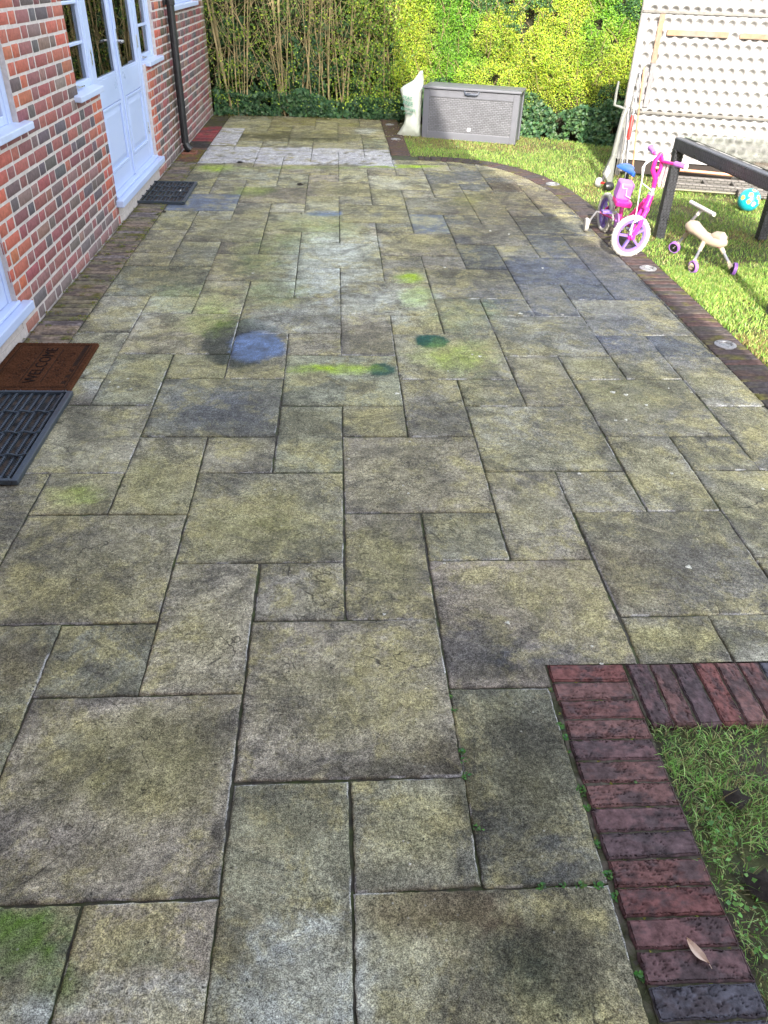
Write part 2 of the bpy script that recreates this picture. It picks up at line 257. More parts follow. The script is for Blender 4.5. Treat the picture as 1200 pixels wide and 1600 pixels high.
def apply_patches(c, wet, P, wob, wob2, fine):
    pm = np.zeros(len(c)); prs = np.random.RandomState(int(abs(P[0, 2])*97) % 9999)
    for k, px, py, ax, ay, bx_, by_, s in PATCH:
        det = ax*by_-ay*bx_; dx = P[:, 0]-px; dy = P[:, 1]-py
        u = (dx*by_-dy*bx_)/det; v = (ax*dy-ay*dx)/det
        r = np.sqrt(u*u+v*v)+(wob*.9+wob2*.8+fine*.8)*(.45 if s > .78 and k in 'HBT' else 1.15)
        if k in 'HBT' and s > .78: m = np.clip((1.08-r)/.26, 0, 1)
        elif k == 'K' : m = np.clip((1.1-r)/.35, 0, 1)
        else: m = np.clip((1.35-r)/.9, 0, 1)
        m = m*m*(3-2*m)*s*(1 if s > .86 else prs.uniform(.5, 1.3))
        m = np.clip(m, 0, 1)
        pm = np.maximum(pm, m*(1.1 if k in 'HTDBKNLG' else .5))
        t = np.array(PC[k])
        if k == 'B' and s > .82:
            c[:] = c*(1-m[:, None])+np.array((.065, .11, .22))*(1+fine*1.8+wob2)[:, None]*m[:, None]; wet[:] = np.maximum(wet, m*.6)  # blue sky reflection on the wet patch painted into its base colour
        elif k == 'T' and s > .74: c[:] = c*(1-m[:, None])+t*m[:, None]; wet[:] = np.maximum(wet, m*.15)
        elif k in 'DKNH': c[:] = c*(1-m[:, None])+(t*.85+c*.10)*m[:, None]
        else:
            mm = m*np.clip(.85+wob2*1.6, 0, 1.2); mm = np.clip(mm, 0, 1)
            c[:] = c*(1-mm[:, None])+t*mm[:, None]
    return np.clip(pm, 0, 1)
V = []; F = []; COL = []; WET = []; SCO = []; nv = 0
rng = np.random.RandomState(3)
slab_seed = {}
for (i0, j0, i1, j1) in slabs:
    corners = [node(i0, j0), node(i1, j0), node(i1, j1), node(i0, j1)]
    yc = (j0+j1)/2*U; g = .0036 if yc < 3 else .0026
    step = .0105 if yc < 1.5 else .015 if yc < 2.4 else (.022 if yc < 4.5 else .04)
    w = (i1-i0)*U; h = (j1-j0)*U; nx = max(3, int(w/step)); ny = max(3, int(h/step))
    e = min(.006, w/nx/2)
    def axis(L, n): 
        t = np.linspace(0, 1, n+1); return np.concatenate([[0], [e/L], t[1:-1], [1-e/L], [1]])
    sx = axis(w, nx); sy = axis(h, ny)
    A, B = np.meshgrid(sx, sy); a_ = A.ravel(); b_ = B.ravel()
    (ax, ay), (bx, by), (cx, cy), (dx, dy) = corners
    gy = g if yc < 2 else (.0048 if yc < 4 else .0062 if yc < 6.5 else .0085)
    ax += g; ay += gy; bx -= g; by += gy; cx -= g; cy -= gy; dx += g; dy -= gy
    jit = rng.uniform(-.0025, .0025, 8); ax += jit[0]; ay += jit[1]; bx += jit[2]; by += jit[3]; cx += jit[4]; cy += jit[5]; dx += jit[6]; dy += jit[7]
    x = (1-a_)*(1-b_)*ax+a_*(1-b_)*bx+a_*b_*cx+(1-a_)*b_*dx
    y = (1-a_)*(1-b_)*ay+a_*(1-b_)*by+a_*b_*cy+(1-a_)*b_*dy
    de = np.minimum(np.minimum(a_, 1-a_)*w, np.minimum(b_, 1-b_)*h)
    edge = de < 1e-6
    P = np.stack([x, y, np.full(len(x), (i0*7.3+j0*3.1) % 50)], 1)
    # ragged arrises
    ew = (fbm(P*np.array([26, 26, 1]), 3, 4, .7)-.5)*.011*(de < .004)
    x = x+ew; y = y+ew*np.where(fbm(P[:, :]*13, 8, 1) > .5, 1, -1)
    rz = (rng.rand()-.5)*.003
    ang = rng.uniform(-.7, .7)+(-.6 if i0 > 0 else 0); ca, sa = math.cos(ang), math.sin(ang)
    Q = np.stack([(P[:, 0]*ca+P[:, 1]*sa)*3.0, (-P[:, 0]*sa+P[:, 1]*ca)*14, P[:, 2]], 1)
    riv = fbm(Q, 21, 4, .6)-.5
    z = rz+riv*.0042+(fbm(P*np.array([1.7, 1.7, 1])*2, 4, 2)-.5)*.003
    z = np.where(de < .0045, z-.0009, z); z = np.where(edge, z-.0016, z)
    # colour
    _, wob, wob2, fine = paint(x, y)
    base = np.array((.300, .287, .222))*rng.uniform(.66, 1.18)+rng.uniform(-.012, .012, 3)
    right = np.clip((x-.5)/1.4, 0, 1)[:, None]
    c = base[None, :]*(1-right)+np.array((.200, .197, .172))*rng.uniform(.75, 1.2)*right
    algae = .55*np.clip((fbm(P*np.array([2.3, 2.3, 1]), 30, 4, .6)-.40)*5, 0, 1)[:, None]*np.clip(de/.06, .15, 1)[:, None]*rng.uniform(.5, 1.)
    c = c*(1-algae)+np.array((.29, .27, .125))*algae
    dark = np.clip((fbm(P*np.array([3.1, 3.1, 1]), 40, 5, .65)-.47)*5.5, 0, 1)[:, None]*rng.uniform(.0, .45)
    c = c*(1-dark*.7)+np.array((.07, .07, .075))*dark*.7
    c = c*(1+riv[:, None]*np.where(i0 > 0, .9, .45))
    # dirty margins along joints, with pale mortar bloom in places
    md = np.clip(1-de/.03, 0, 1)[:, None]*np.clip((fbm(P*np.array([4, 4, 1]), 44, 3)-.35)*3, 0, 1)[:, None]
    c = c*(1-md*.35)
    stk = .25+.75*(i0 >= 1)*rng.rand() if rng.rand() < .8 else 0.; sco = np.stack([Q[:, 0]*.8, Q[:, 1]*.9, Q[:, 2]], 1)
    wet = np.zeros(len(x))
    # slate-blue riven slabs
    if (i0 >= 3 and 9.5 <= j0 <= 24 and rng.rand() < .5): c = c*.35+np.array((.085, .098, .115))*.65
    for bx_, by_ in ((.72, 5.68), (-.95, 6.33)):
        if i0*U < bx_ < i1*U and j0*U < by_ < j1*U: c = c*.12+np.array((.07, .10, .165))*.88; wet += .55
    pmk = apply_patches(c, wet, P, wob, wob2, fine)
    # washed strip near the far end
    j_ = y/U
    wm = ((j_ > 26.6+wob*1.2) & (j_ < 29.7+wob2*.8) & (x < .61)).astype(float)*np.clip(.92+fine*1.1-(wob2 > .13)*.75, 0, 1)
    wm2 = ((j_ > 30.0) & (j_ < 34.0) & (x < -1.2)).astype(float)*np.clip(.9-(wob2 > .1)*.8, 0, 1)
    wm = np.maximum(wm, wm2); pmk = np.maximum(pmk, wm*.8); wm = wm[:, None]; sco[:, 2] = sco[:, 2]*.37; sco = np.concatenate([sco, pmk[:, None]], 1)
    c = c*(1-wm)+np.array((.38, .38, .40))*wm
    bloom = (de < .005)*(fbm(P*np.array([5, 5, 1]), 77, 3) > .56)*(y < 4)
    c = np.where(bloom[:, None] > 0, c*.2+np.array((.42, .42, .42))*.8, c)
    c = np.clip(c, .012, .8)
    nX, nY = len(sx), len(sy)
    idx = np.arange(nX*nY).reshape(nY, nX)
    f = np.stack([idx[:-1, :-1], idx[:-1, 1:], idx[1:, 1:], idx[1:, :-1]], -1).reshape(-1, 4)
    mxp = x[f].mean(1); myp = y[f].mean(1)
    marg = .05
    keep = inpoly(mxp, myp, FIELD) | inpoly(mxp-.04, myp, FIELD)*(mxp > 1.5)
    if not keep.any(): continue
    f = f[keep]
    # skirt
    ring = np.concatenate([idx[0, :], idx[1:, -1], idx[-1, -2::-1], idx[-2:0:-1, 0]])
    inr = inpoly(x[ring], y[ring], FIELD)
    k0 = len(x); x = np.concatenate([x, x[ring]]); y = np.concatenate([y, y[ring]]); z = np.concatenate([z, np.full(len(ring), -.03)])
    c = np.concatenate([c, c[ring]*.55]); sco = np.concatenate([sco, sco[ring]]); wet = np.concatenate([wet, wet[ring]*0])
    m = np.arange(len(ring)); n2 = (m+1) % len(ring)
    sk = np.stack([ring, k0+m, k0+n2, ring[n2]], 1)[inr & inr[n2]]
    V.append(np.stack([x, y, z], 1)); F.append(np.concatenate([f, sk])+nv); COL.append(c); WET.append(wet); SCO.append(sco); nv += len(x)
# pale lichen rosettes on the stone
for lx, ly, rr in LICHEN:
    n = 14; t = np.arange(n)*2*PI/n; r_ = rr*.42*(1+.25*np.sin(3*t+lx*9)+.15*np.sin(5*t+ly*7))
    vx = lx+r_*np.cos(t)*1.15; vy = ly+r_*np.sin(t)*1.1
    vv = np.stack([np.concatenate([[lx], vx]), np.concatenate([[ly], vy]), np.full(n+1, .0052)], 1); vv[1:, 2] = .001
    ff = np.array([(0, 1+i, 1+(i+1) % n, 1+(i+1) % n) for i in range(n)])
    vv2 = []; 
    V.append(vv); F.append(np.stack([ff[:, 0], ff[:, 1], ff[:, 2], ff[:, 0]], 1)[:, :4]+nv); COL.append(np.tile((.5, .5, .44), (n+1, 1))); WET.append(np.zeros(n+1)); SCO.append(np.tile((0, 0, 0, 1.), (n+1, 1))); nv += n+1
V = np.concatenate(V); F = np.concatenate(F); COL = np.concatenate(COL); WET = np.concatenate(WET); SCO = np.concatenate(SCO); PMK = SCO[:, 3]; SCO = SCO[:, :3]
tri = F[:, 0] == F[:, 3]

def stone_mat():
    m = bpy.data.materials.new('riven_stone'); m.use_nodes = True; n = m.node_tree.nodes; l = m.node_tree.links; b = n['Principled BSDF']
    tc = n.new('ShaderNodeTexCoord'); at = n.new('ShaderNodeAttribute'); at.attribute_name = 'Col'; wt = n.new('ShaderNodeAttribute'); wt.attribute_name = 'wet'
    def noise(sc, det, ro, vec=None, dist=0):
        q = n.new('ShaderNodeTexNoise'); q.inputs['Scale'].default_value = sc; q.inputs['Detail'].default_value = det; q.inputs['Roughness'].default_value = ro; q.inputs['Distortion'].default_value = dist
        l.new(vec or tc.outputs['Object'], q.inputs['Vector']); return q.outputs[0]
    def rng_(v, a, b_, c, d):
        q = n.new('ShaderNodeMapRange'); q.inputs[1].default_value = a; q.inputs[2].default_value = b_; q.inputs[3].default_value = c; q.inputs[4].default_value = d; l.new(v, q.inputs[0]); return q.outputs[0]
    def mixc(t, f, a, b_):
        q = n.new('ShaderNodeMix'); q.data_type = 'RGBA'; q.blend_type = t
        if isinstance(f, float): q.inputs[0].default_value = f
        else: l.new(f, q.inputs[0])
        for s, k in ((a, 6), (b_, 7)):
            if isinstance(s, tuple): q.inputs[k].default_value = (*s, 1)
            else: l.new(s, q.inputs[k])
        return q.outputs[2]
    def math_(op, a, b_):
        q = n.new('ShaderNodeMath'); q.operation = op
        for s, k in ((a, 0), (b_, 1)):
            if isinstance(s, (int, float)): q.inputs[k].default_value = s
            else: l.new(s, q.inputs[k])
        return q.outputs[0]
    pa2 = n.new('ShaderNodeAttribute'); pa2.attribute_name = 'pm'
    n1 = noise(9, 8, .7); n2 = noise(95, 5, .8, dist=.3); n3 = noise(330, 3, .7); n4 = noise(24, 5, .75)
    sa_ = n.new('ShaderNodeAttribute'); sa_.attribute_name = 'sco'
    va = n.new('ShaderNodeVectorMath'); va.operation = 'MULTIPLY'; va.inputs[1].default_value = (0, 0, 1); l.new(sa_.outputs['Vector'], va.inputs[0])
    vb = n.new('ShaderNodeVectorMath'); vb.operation = 'ADD'; l.new(va.outputs[0], vb.inputs[0]); l.new(tc.outputs['Object'], vb.inputs[1]); sv = vb.outputs[0]
    c = mixc('MULTIPLY', 1., at.outputs['Color'], rng_(n1, .32, .68, .68, 1.35))
    dirt = noise(3.0, 14, .74, sv, .6); alg = noise(4.3, 14, .78, sv, .3); strk = noise(1.0, 10, .72, sa_.outputs['Vector'], .8)
    pa_ = n.new('ShaderNodeAttribute'); pa_.attribute_name = 'pm'; dry_ = math_('SUBTRACT', 1, pa_.outputs['Fac'])
    c = mixc('MIX', math_('MULTIPLY', rng_(alg, .49, .57, 0, .7), dry_), c, (.34, .31, .15))
    c = mixc('MIX', math_('MULTIPLY', rng_(dirt, .485, .58, 0, .66), dry_), c, (.072, .070, .062))
    c = mixc('MIX', math_('MULTIPLY', rng_(strk, .54, .64, 0, .5), dry_), c, (.075, .073, .07))
    c = mixc('MIX', math_('MULTIPLY', rng_(strk, .36, .44, .4, 0), dry_), c, (.33, .30, .20))
    c = mixc('MULTIPLY', 1., c, rng_(n2, .38, .62, .58, 1.45))
    c = mixc('MULTIPLY', 1., c, rng_(n3, .38, .62, .42, 1.65))
    c = mixc('MIX', math_('MULTIPLY', rng_(n4, .56, .72, 0, .45), math_('SUBTRACT', 1, pa2.outputs['Fac'])), c, (.235, .22, .105))
    c = mixc('MULTIPLY', 1., c, rng_(noise(26, 7, .8, None, .8), .38, .62, .72, 1.3))
    c = mixc('MIX', rng_(noise(38, 6, .8), .60, .67, 0, .6), c, (.05, .05, .045))
    vo = n.new('ShaderNodeTexVoronoi'); vo.inputs['Scale'].default_value = 62; l.new(tc.outputs['Object'], vo.inputs['Vector'])
    pit = math_('MULTIPLY', rng_(vo.outputs['Distance'], .12, .24, 1, 0), rng_(noise(13, 3, .6), .5, .6, 0, .75))
    c = mixc('MIX', pit, c, (.035, .035, .03))
    vo2 = n.new('ShaderNodeTexVoronoi'); vo2.inputs['Scale'].default_value = 34; l.new(tc.outputs['Object'], vo2.inputs['Vector'])
    sp = math_('MULTIPLY', rng_(vo2.outputs['Distance'], .07, .12, 1, 0), rng_(noise(7, 3, .6), .5, .58, 0, .7))
    c = mixc('MIX', sp, c, (.38, .38, .33))
    crk = math_('ABSOLUTE', math_('SUBTRACT', noise(1.9, 4, .55, sv, 1.3), .5), 0)
    cm = math_('MULTIPLY', rng_(crk, .0012, .0045, 1, 0), math_('MULTIPLY', rng_(noise(2.3, 2, .5, sv), .5, .58, 0, .75), dry_))
    c = mixc('MIX', cm, c, (.03, .03, .028))
    l.new(c, b.inputs['Base Color'])
    dry = rng_(n2, .3, .7, .62, .86)
    mr = n.new('ShaderNodeMix'); mr.inputs[0].default_value = 0; l.new(wt.outputs['Fac'], mr.inputs[0]); l.new(dry, mr.inputs[2]); mr.inputs[3].default_value = .22; l.new(mr.outputs[0], b.inputs['Roughness'])
    sx_ = n.new('ShaderNodeMix'); sx_.inputs[2].default_value = .06; sx_.inputs[3].default_value = .5; l.new(wt.outputs['Fac'], sx_.inputs[0]); l.new(sx_.outputs[0], b.inputs['Specular IOR Level'])
    mp = n.new('ShaderNodeMapping'); mp.inputs['Rotation'].default_value = (0, 0, .5); mp.inputs['Scale'].default_value = (8, 40, 8); l.new(tc.outputs['Object'], mp.inputs['Vector'])
    hs = math_('ADD', math_('MULTIPLY', n2, .8), math_('ADD', math_('MULTIPLY', noise(1, 6, .7, mp.outputs[0], 1.2), 1.3), math_('MULTIPLY', math_('ADD', pit, math_('MULTIPLY', cm, 2.5)), -1.0)))
    bp = n.new('ShaderNodeBump'); bp.inputs['Distance'].default_value = .006; l.new(hs, bp.inputs['Height'])
    bs = n.new('ShaderNodeMix'); bs.inputs[2].default_value = .5; bs.inputs[3].default_value = .22; l.new(wt.outputs['Fac'], bs.inputs[0]); l.new(bs.outputs[0], bp.inputs['Strength'])
    l.new(bp.outputs[0], b.inputs['Normal'])
    return m
M_STONE = stone_mat()
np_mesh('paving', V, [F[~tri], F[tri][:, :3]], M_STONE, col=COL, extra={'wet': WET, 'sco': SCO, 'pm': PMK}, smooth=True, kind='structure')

# joint bed: dark sand and moss
M_BED = material('joint_sand', (.05, .046, .038), .95, .7, 30, .8, 90, col2=(.045, .06, .02))
mb = MB(); pts = OUTPOLY
mb.v = [(x, y, -.0065) for x, y in pts]; mb.f = [tuple(range(len(pts)))]; mb.m = [0]
o = mb.build('joint_bed', M_BED); tag(o, kind='structure')
M_MST = material('old_mortar', (.105, .095, .078), .95, .5, 40, .9, 120, col2=(.05, .055, .03), spec=.1)
mb = MB(); n_ = 160
for i in range(n_):
    y0 = -2.3+i*2.99/n_; y1 = y0+2.99/n_; a = .5985; b = .6165; zz = -.0045
    mb.add([(a, y0, zz+.002*math.sin(i*1.7)), (b, y0, zz+.003*math.sin(i*2.3)), (b, y1, zz+.003*math.sin((i+1)*2.3)), (a, y1, zz+.002*math.sin((i+1)*1.7))], [(0, 1, 2, 3)])
mb.add([(.6165, -2.3, -.001), (.846, -2.3, -.001), (.846, .682, -.001), (.6165, .682, -.001)], [(0, 1, 2, 3)]); mb.add([(.8485, .452, -.001), (2.3, .452, -.001), (2.3, .682, -.001), (.8485, .682, -.001)], [(0, 1, 2, 3)])
tag(mb.build('mortar_strip', M_MST, smooth=True), kind='structure')
# garden ground to the horizon
M_SOIL = material('soil', (.045, .032, .02), .95, .5, 6, .8, 40, col2=(.06, .06, .03), bdist=.02)
mb = MB(); mb.v = [(-400, -400, -.04), (400, -400, -.04), (400, 400, -.04), (-400, 400, -.04)]; mb.f = [(0, 1, 2, 3)]; mb.m = [0]
tag(mb.build('ground', M_SOIL), kind='structure')

# ---------------------------------------------------------------- brick edging
def paver(x, y, L, Wd, ang, near, col, z0=.004, rngs=None):
    """one clay brick on the ground, long axis along ang"""
    nx, ny = (60, 20) if near else (7, 4)
    e = .006
    sx = np.concatenate([[-L/2, -L/2+e*.35, -L/2+e], np.linspace(-L/2, L/2, nx+1)[1:-1], [L/2-e, L/2-e*.35, L/2]])
    sy = np.concatenate([[-Wd/2, -Wd/2+e*.35, -Wd/2+e], np.linspace(-Wd/2, Wd/2, ny+1)[1:-1], [Wd/2-e, Wd/2-e*.35, Wd/2]])
    A, B = np.meshgrid(sx, sy); a = A.ravel(); b = B.ravel(); sd_ = random.random()*80
    de = np.minimum(L/2-abs(a), Wd/2-abs(b))
    z = z0-.006*np.clip(1-de/e, 0, 1)**2
    P = np.stack([a, b, np.full(len(a), sd_)], 1)
    if near:
        wv = fbm(P*np.array([45, 150, 1]), 2, 4, .7); cre = np.abs(fbm(P*np.array([11, 120, 1])+wv[:, None]*2.2, 6, 3, .65)-.5)
        hgt = -.0048*np.clip(1-cre/.030, 0, 1)*np.clip((fbm(P*np.array([14, 20, 1]), 9, 2)-.32)*4, 0, 1)+(wv-.5)*.0036
        z = z+hgt
        wob = (fbm(P*np.array([25, 25, 1]), 14, 3)-.5)*.010
        a = a+wob*(de < .004)*np.sign(a); b = b+wob*(de < .004)*np.sign(b)
    else:
        z = z+(fbm(P*np.array([30, 50, 1]), 2, 3)-.5)*.006
    ca, sa = math.cos(ang), math.sin(ang)
    X = x+a*ca-b*sa; Y = y+a*sa+b*ca
    c = np.tile(np.array(col), (len(a), 1))
    k = np.clip((fbm(P*np.array([13, 22, 1]), 19, 5, .75)-.45)*7, 0, 1)[:, None]
    c = c*(1-k*.75)+np.array((.065, .055, .06))*k*.75
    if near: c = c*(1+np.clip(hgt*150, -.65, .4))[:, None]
    ms = np.clip((fbm(P*np.array([9, 9, 1]), 31, 3)-.6)*6, 0, 1)[:, None]*(1 if not near else .0)
    c = c*(1-ms)+np.array((.10, .095, .03))*ms
    nX, nY = len(sx), len(sy); idx = np.arange(nX*nY).reshape(nY, nX)
    f = np.stack([idx[:-1, :-1], idx[:-1, 1:], idx[1:, 1:], idx[1:, :-1]], -1).reshape(-1, 4)
    ring = np.concatenate([idx[0, :], idx[1:, -1], idx[-1, -2::-1], idx[-2:0:-1, 0]]); k0 = len(X)
    X = np.concatenate([X, X[ring]]); Y = np.concatenate([Y, Y[ring]]); z = np.concatenate([z, np.full(len(ring), -.03)]); c = np.concatenate([c, c[ring]*.5])
    m = np.arange(len(ring)); n2 = (m+1) % len(ring)
    return np.stack([X, Y, z], 1), np.concatenate([f, np.stack([ring, k0+m, k0+n2, ring[n2]], 1)]), np.clip(c, .01, .8)
class Acc:
    def __init__(s): s.V = []; s.F = []; s.C = []; s.n = 0
    def add(s, v, f, c): s.V.append(v); s.F.append(f+s.n); s.C.append(c); s.n += len(v)
    def mesh(s, name, mats, **k): return np_mesh(name, np.concatenate(s.V), np.concatenate(s.F), mats, col=np.concatenate(s.C), **k)
E_ = Acc()
reds = [(.155, .082, .078), (.175, .080, .075), (.145, .082, .084), (.135, .085, .090), (.165, .095, .090), (.150, .072, .070)]
blues = [(.085, .082, .10), (.11, .078, .085), (.09, .09, .11)]
pit = .0698
k = 0; y = .685-pit/2
while y > -2.3:     # foreground column beside the turf
    blue = y < -.225 and y > -.35
    col = random.choice(blues if (blue or random.random() < .12) else reds)
    E_.add(*paver(.728+random.uniform(-.003, .003)+max(0, (.4-y))*.004, y, .232, pit-.0045, random.uniform(-.012, .012), y > -.6, col, .006+random.uniform(-.002, .002)))
    y -= pit; k += 1
x = .853+pit/2; k = 0
while x < 2.33:     # row across the bottom of the patio
    col = random.choice(blues) if k in (2, 6, 7) or random.random() < .12 else random.choice(reds)
    E_.add(*paver(x, .565, .232, pit-.0045, PI/2+random.uniform(-.015, .015), x < 1.6, col, .006+random.uniform(-.002, .002)))
    x += pit; k += 1
# border along the lawn and round the far corner
pl = [Vector(p) for p in OUT[:-1]]+[Vector((.83, 11.2))]
def along(path, d0, pitch, fn):
    d = d0; i = 0; acc = 0
    segs = [(a, b, (b-a).length) for a, b in zip(path[:-1], path[1:])]
    while True:
        while i < len(segs) and d > acc+segs[i][2]: acc += segs[i][2]; i += 1
        if i >= len(segs): return
        a, b, L = segs[i]; t = (b-a)/L; fn(a+t*(d-acc), t, d); d += pitch
dark = [(.060, .050, .044), (.068, .050, .044), (.055, .050, .050), (.060, .055, .048), (.075, .062, .050), (.080, .052, .048)]
def put(p, t, d):
    if p.y < .70 or p.y > 11.15: return
    if p.x < .9 and 8.45 < p.y < 8.6: return
    n = Vector((-t.y, t.x)); c = p+n*.1125
    col = random.choice(dark)
    if p.x < 1 and p.y > 8.6: col = (.09, .06, .045)
    if 2.2 < p.y < 2.5 and random.random() < .3: col = (.12, .06, .06)
    E_.add(*paver(c.x, c.y, .222, pit-.007, math.atan2(n.y, n.x)+random.uniform(-.01, .01), False, col, .007))
along(pl, .02, pit, put)
y = -2.3           # strip against the house wall
while y < 11.15:
    col = random.choice([(.20, .175, .12), (.21, .17, .13), (.17, .155, .11), (.23, .18, .14), (.19, .165, .16), (.16, .15, .09)])
    if 8.0 < y < 8.75: col = random.choice([(.16, .09, .04), (.14, .07, .04), (.13, .09, .04)])
    if 8.75 < y < 9.15: col = (.035, .032, .03)
    if 9.15 < y < 10.25: col = random.choice([(.23, .04, .045), (.20, .04, .045), (.26, .06, .06), (.17, .035, .04)])
    if y >= 10.25: col = (.05, .05, .02)
    E_.add(*paver((XW+XL)/2+.002, y, .24, pit-.006, random.uniform(-.008, .008), False, col, .005)); y += pit
M_PAVER = material('clay_paver', (1, 1, 1), .88, .5, 45, .9, 150, attr='Col', bdist=.0014, spec=.1)
E_.mesh('brick_edging', M_PAVER, smooth=True, kind='structure')

# moss cushions in the joints by the wall and among the slabs: stuff
Vm = []; Fm = []; nm = 0; Cm = []
def tuft(x, y, r, n, cols, zs=.0, h=.5):
    global nm
    for _ in range(n):
        a = random.random()*2*PI; d = r*math.sqrt(random.random()); px = x+d*math.cos(a); py = y+d*math.sin(a)
        s = random.uniform(.003, .007)*(1 if r < .08 else 1.4); t = random.random()*2*PI; z = zs+random.uniform(0, r*h)*(1-d/r*.8)
        c, s_ = math.cos(t)*s, math.sin(t)*s
        Vm.extend([(px-c, py-s_, z), (px+s_*.6, py-c*.6, z+s*.4), (px+c, py+s_, z+s*.7), (px-s_*.6, py+c*.6, z+s*.3)])
        Fm.append((nm, nm+1, nm+2, nm+3)); q = random.choice(cols); q = [v*random.uniform(.7, 1.3) for v in q]; Cm.extend([q]*4); nm += 4
mossc = [(.12, .13, .015), (.09, .11, .02), (.16, .15, .02)]; weedc = [(.04, .13, .02), (.06, .17, .03), (.05, .12, .04)]
for _ in range(190):
    y = random.uniform(2.9, 8.6); x = random.choice([XW+.015, XL-.01, random.uniform(XW, XL)]); tuft(x, y, random.uniform(.012, .04), 26, mossc, .004, .35)
for _ in range(60): tuft(random.uniform(-1.7, .8), random.uniform(10.95, 11.2), random.uniform(.03, .09), 40, mossc+[(.10, .07, .02)], .0, .25)
for _ in range(40): tuft(random.uniform(.62, .86), random.uniform(9.6, 11.1), random.uniform(.02, .06), 30, mossc+[(.12, .08, .02)], .004, .25)
for (x, y) in [(.303, .575), (.305, .52), (.308, .38), (.312, .35), (.31, .30), (.318, .15), (.575, -.005), (.53, .0), (.49, .0), (.44, .0), (.596, .46), (.6, .42), (.602, .25), (.603, .20), (.603, .10), (.606, .02), (.606, -.03), (.61, -.2), (.88, .6), (.9, .58), (.75, .265)]:
    tuft(x, y, random.uniform(.009, .017), 26, weedc, -.006, 1.2)
for _ in range(14):
    y = random.uniform(-.5, .65); tuft(.606+random.uniform(-.008, .008), y, .006, 6, mossc+weedc, -.008, .6)
for _ in range(30):
    yy = .685-pit*random.randint(0, 16); tuft(random.uniform(.63, .84), yy, .005, 6, mossc, -.004, .5)
M_MOSS = material('moss', (1, 1, 1), .9, .3, 40, 0, attr='Col')
np_mesh('moss', Vm, np.array(Fm), M_MOSS, col=np.array(Cm), kind='stuff')
# ---------------------------------------------------------------- the house
M_WALLB = material('wall_brick', (1, 1, 1), .85, .3, 40, .5, 140, attr='Col', bdist=.003, spec=.2)
M_MORTAR = material('mortar', (.50, .45, .43), .9, .18, 30, .5, 150, bdist=.003)
M_WHITE = material('white_paint', (.44, .53, .76), .35, .02, 3, 0, 30)
M_SILL = material('sill_paint', (.47, .55, .75), .38, .10, 14, 0, 40)
M_DARKP = material('black_plastic', (.018, .019, .022), .38, .2, 20, .1, 60)
M_METAL = material('steel', (.55, .55, .56), .3, .1, 30, 0, metal=1.)
M_ROOM = material('room_plaster', (.45, .43, .38), .9, .1, 4, 0)
M_CURT = material('curtain_cloth', (.55, .54, .50), .9, .1, 8, .2, 40)
M_TILE = material('roof_tile', (.13, .05, .035), .8, .3, 12, .3, 20)
M_WOOD = material('brown_wood', (.17, .09, .035), .5, .3, 20, .2, 60)
def glass_mat():
    m = bpy.data.materials.new('window_glass'); m.use_nodes = True; n = m.node_tree.nodes; l = m.node_tree.links; n.clear()
    o = n.new('ShaderNodeOutputMaterial'); mx = n.new('ShaderNodeMixShader'); t = n.new('ShaderNodeBsdfTransparent'); g = n.new('ShaderNodeBsdfGlossy'); f = n.new('ShaderNodeFresnel')
    t.inputs[0].default_value = (.82, .88, .85, 1); g.inputs['Roughness'].default_value = .01; f.inputs[0].default_value = 2.5
    l.new(f.outputs[0], mx.inputs[0]); l.new(t.outputs[0], mx.inputs[1]); l.new(g.outputs[0], mx.inputs[2]); l.new(mx.outputs[0], o.inputs[0]); return m
M_GLASS = glass_mat()
house = empty('brick_house', (XW, 4, 0), label='red brick house wall with white painted windows and french doors along the patio', cat='house')
house.location = (0, 0, 0)
OPEN = [(1.0, 3.82, .96, 2.1), (1.55, 3.22, .0, 2.1), (5.0, 7.82, .96, 2.1), (5.55, 7.24, .0, 2.1), (8.72, 10.45, 1.34, 2.25)]
Y0, Y1, ZT = -1.79, 11.28, 4.95
acc = Acc(); rb = random.Random(5)
def brick_face(y0, y1, z0, z1, col):
    # front face at x = XW, proud of the mortar, softened arrises
    e = .004; j = lambda: rb.uniform(-.0022, .0022)
    xf = XW+rb.uniform(-.001, .0015); xb = XW-.012
    y0 += j(); y1 += j(); z0 += j(); z1 += j()
    ys = [y0, y0+e, y1-e, y1]; zs = [z0, z0+e, z1-e, z1]
    v = []; 
    for a, zz in enumerate(zs):
        for b, yy in enumerate(ys):
            corner = (a in (0, 3)) + (b in (0, 3))
            x = xf - (.0 if corner == 0 else .0032)
            dy = 0; dz = 0
            if corner == 2: dy = e*.45*(1 if b == 0 else -1); dz = e*.45*(1 if a == 0 else -1)
            v.append((x, yy+dy, zz+dz))
    for (a, b) in ((0, 0), (0, 3), (3, 3), (3, 0)): v.append((xb, ys[b], zs[a]))
    f = [(a*4+b, a*4+b+1, (a+1)*4+b+1, (a+1)*4+b) for a in range(3) for b in range(3)]
    f += [(0, 16, 17, 3), (3, 17, 18, 15), (15, 18, 19, 12), (12, 19, 16, 0)]
    c = np.array(col)[None, :]*np.ones((20, 1))
    acc.add(np.array(v), np.array(f), np.clip(c, .01, .9))
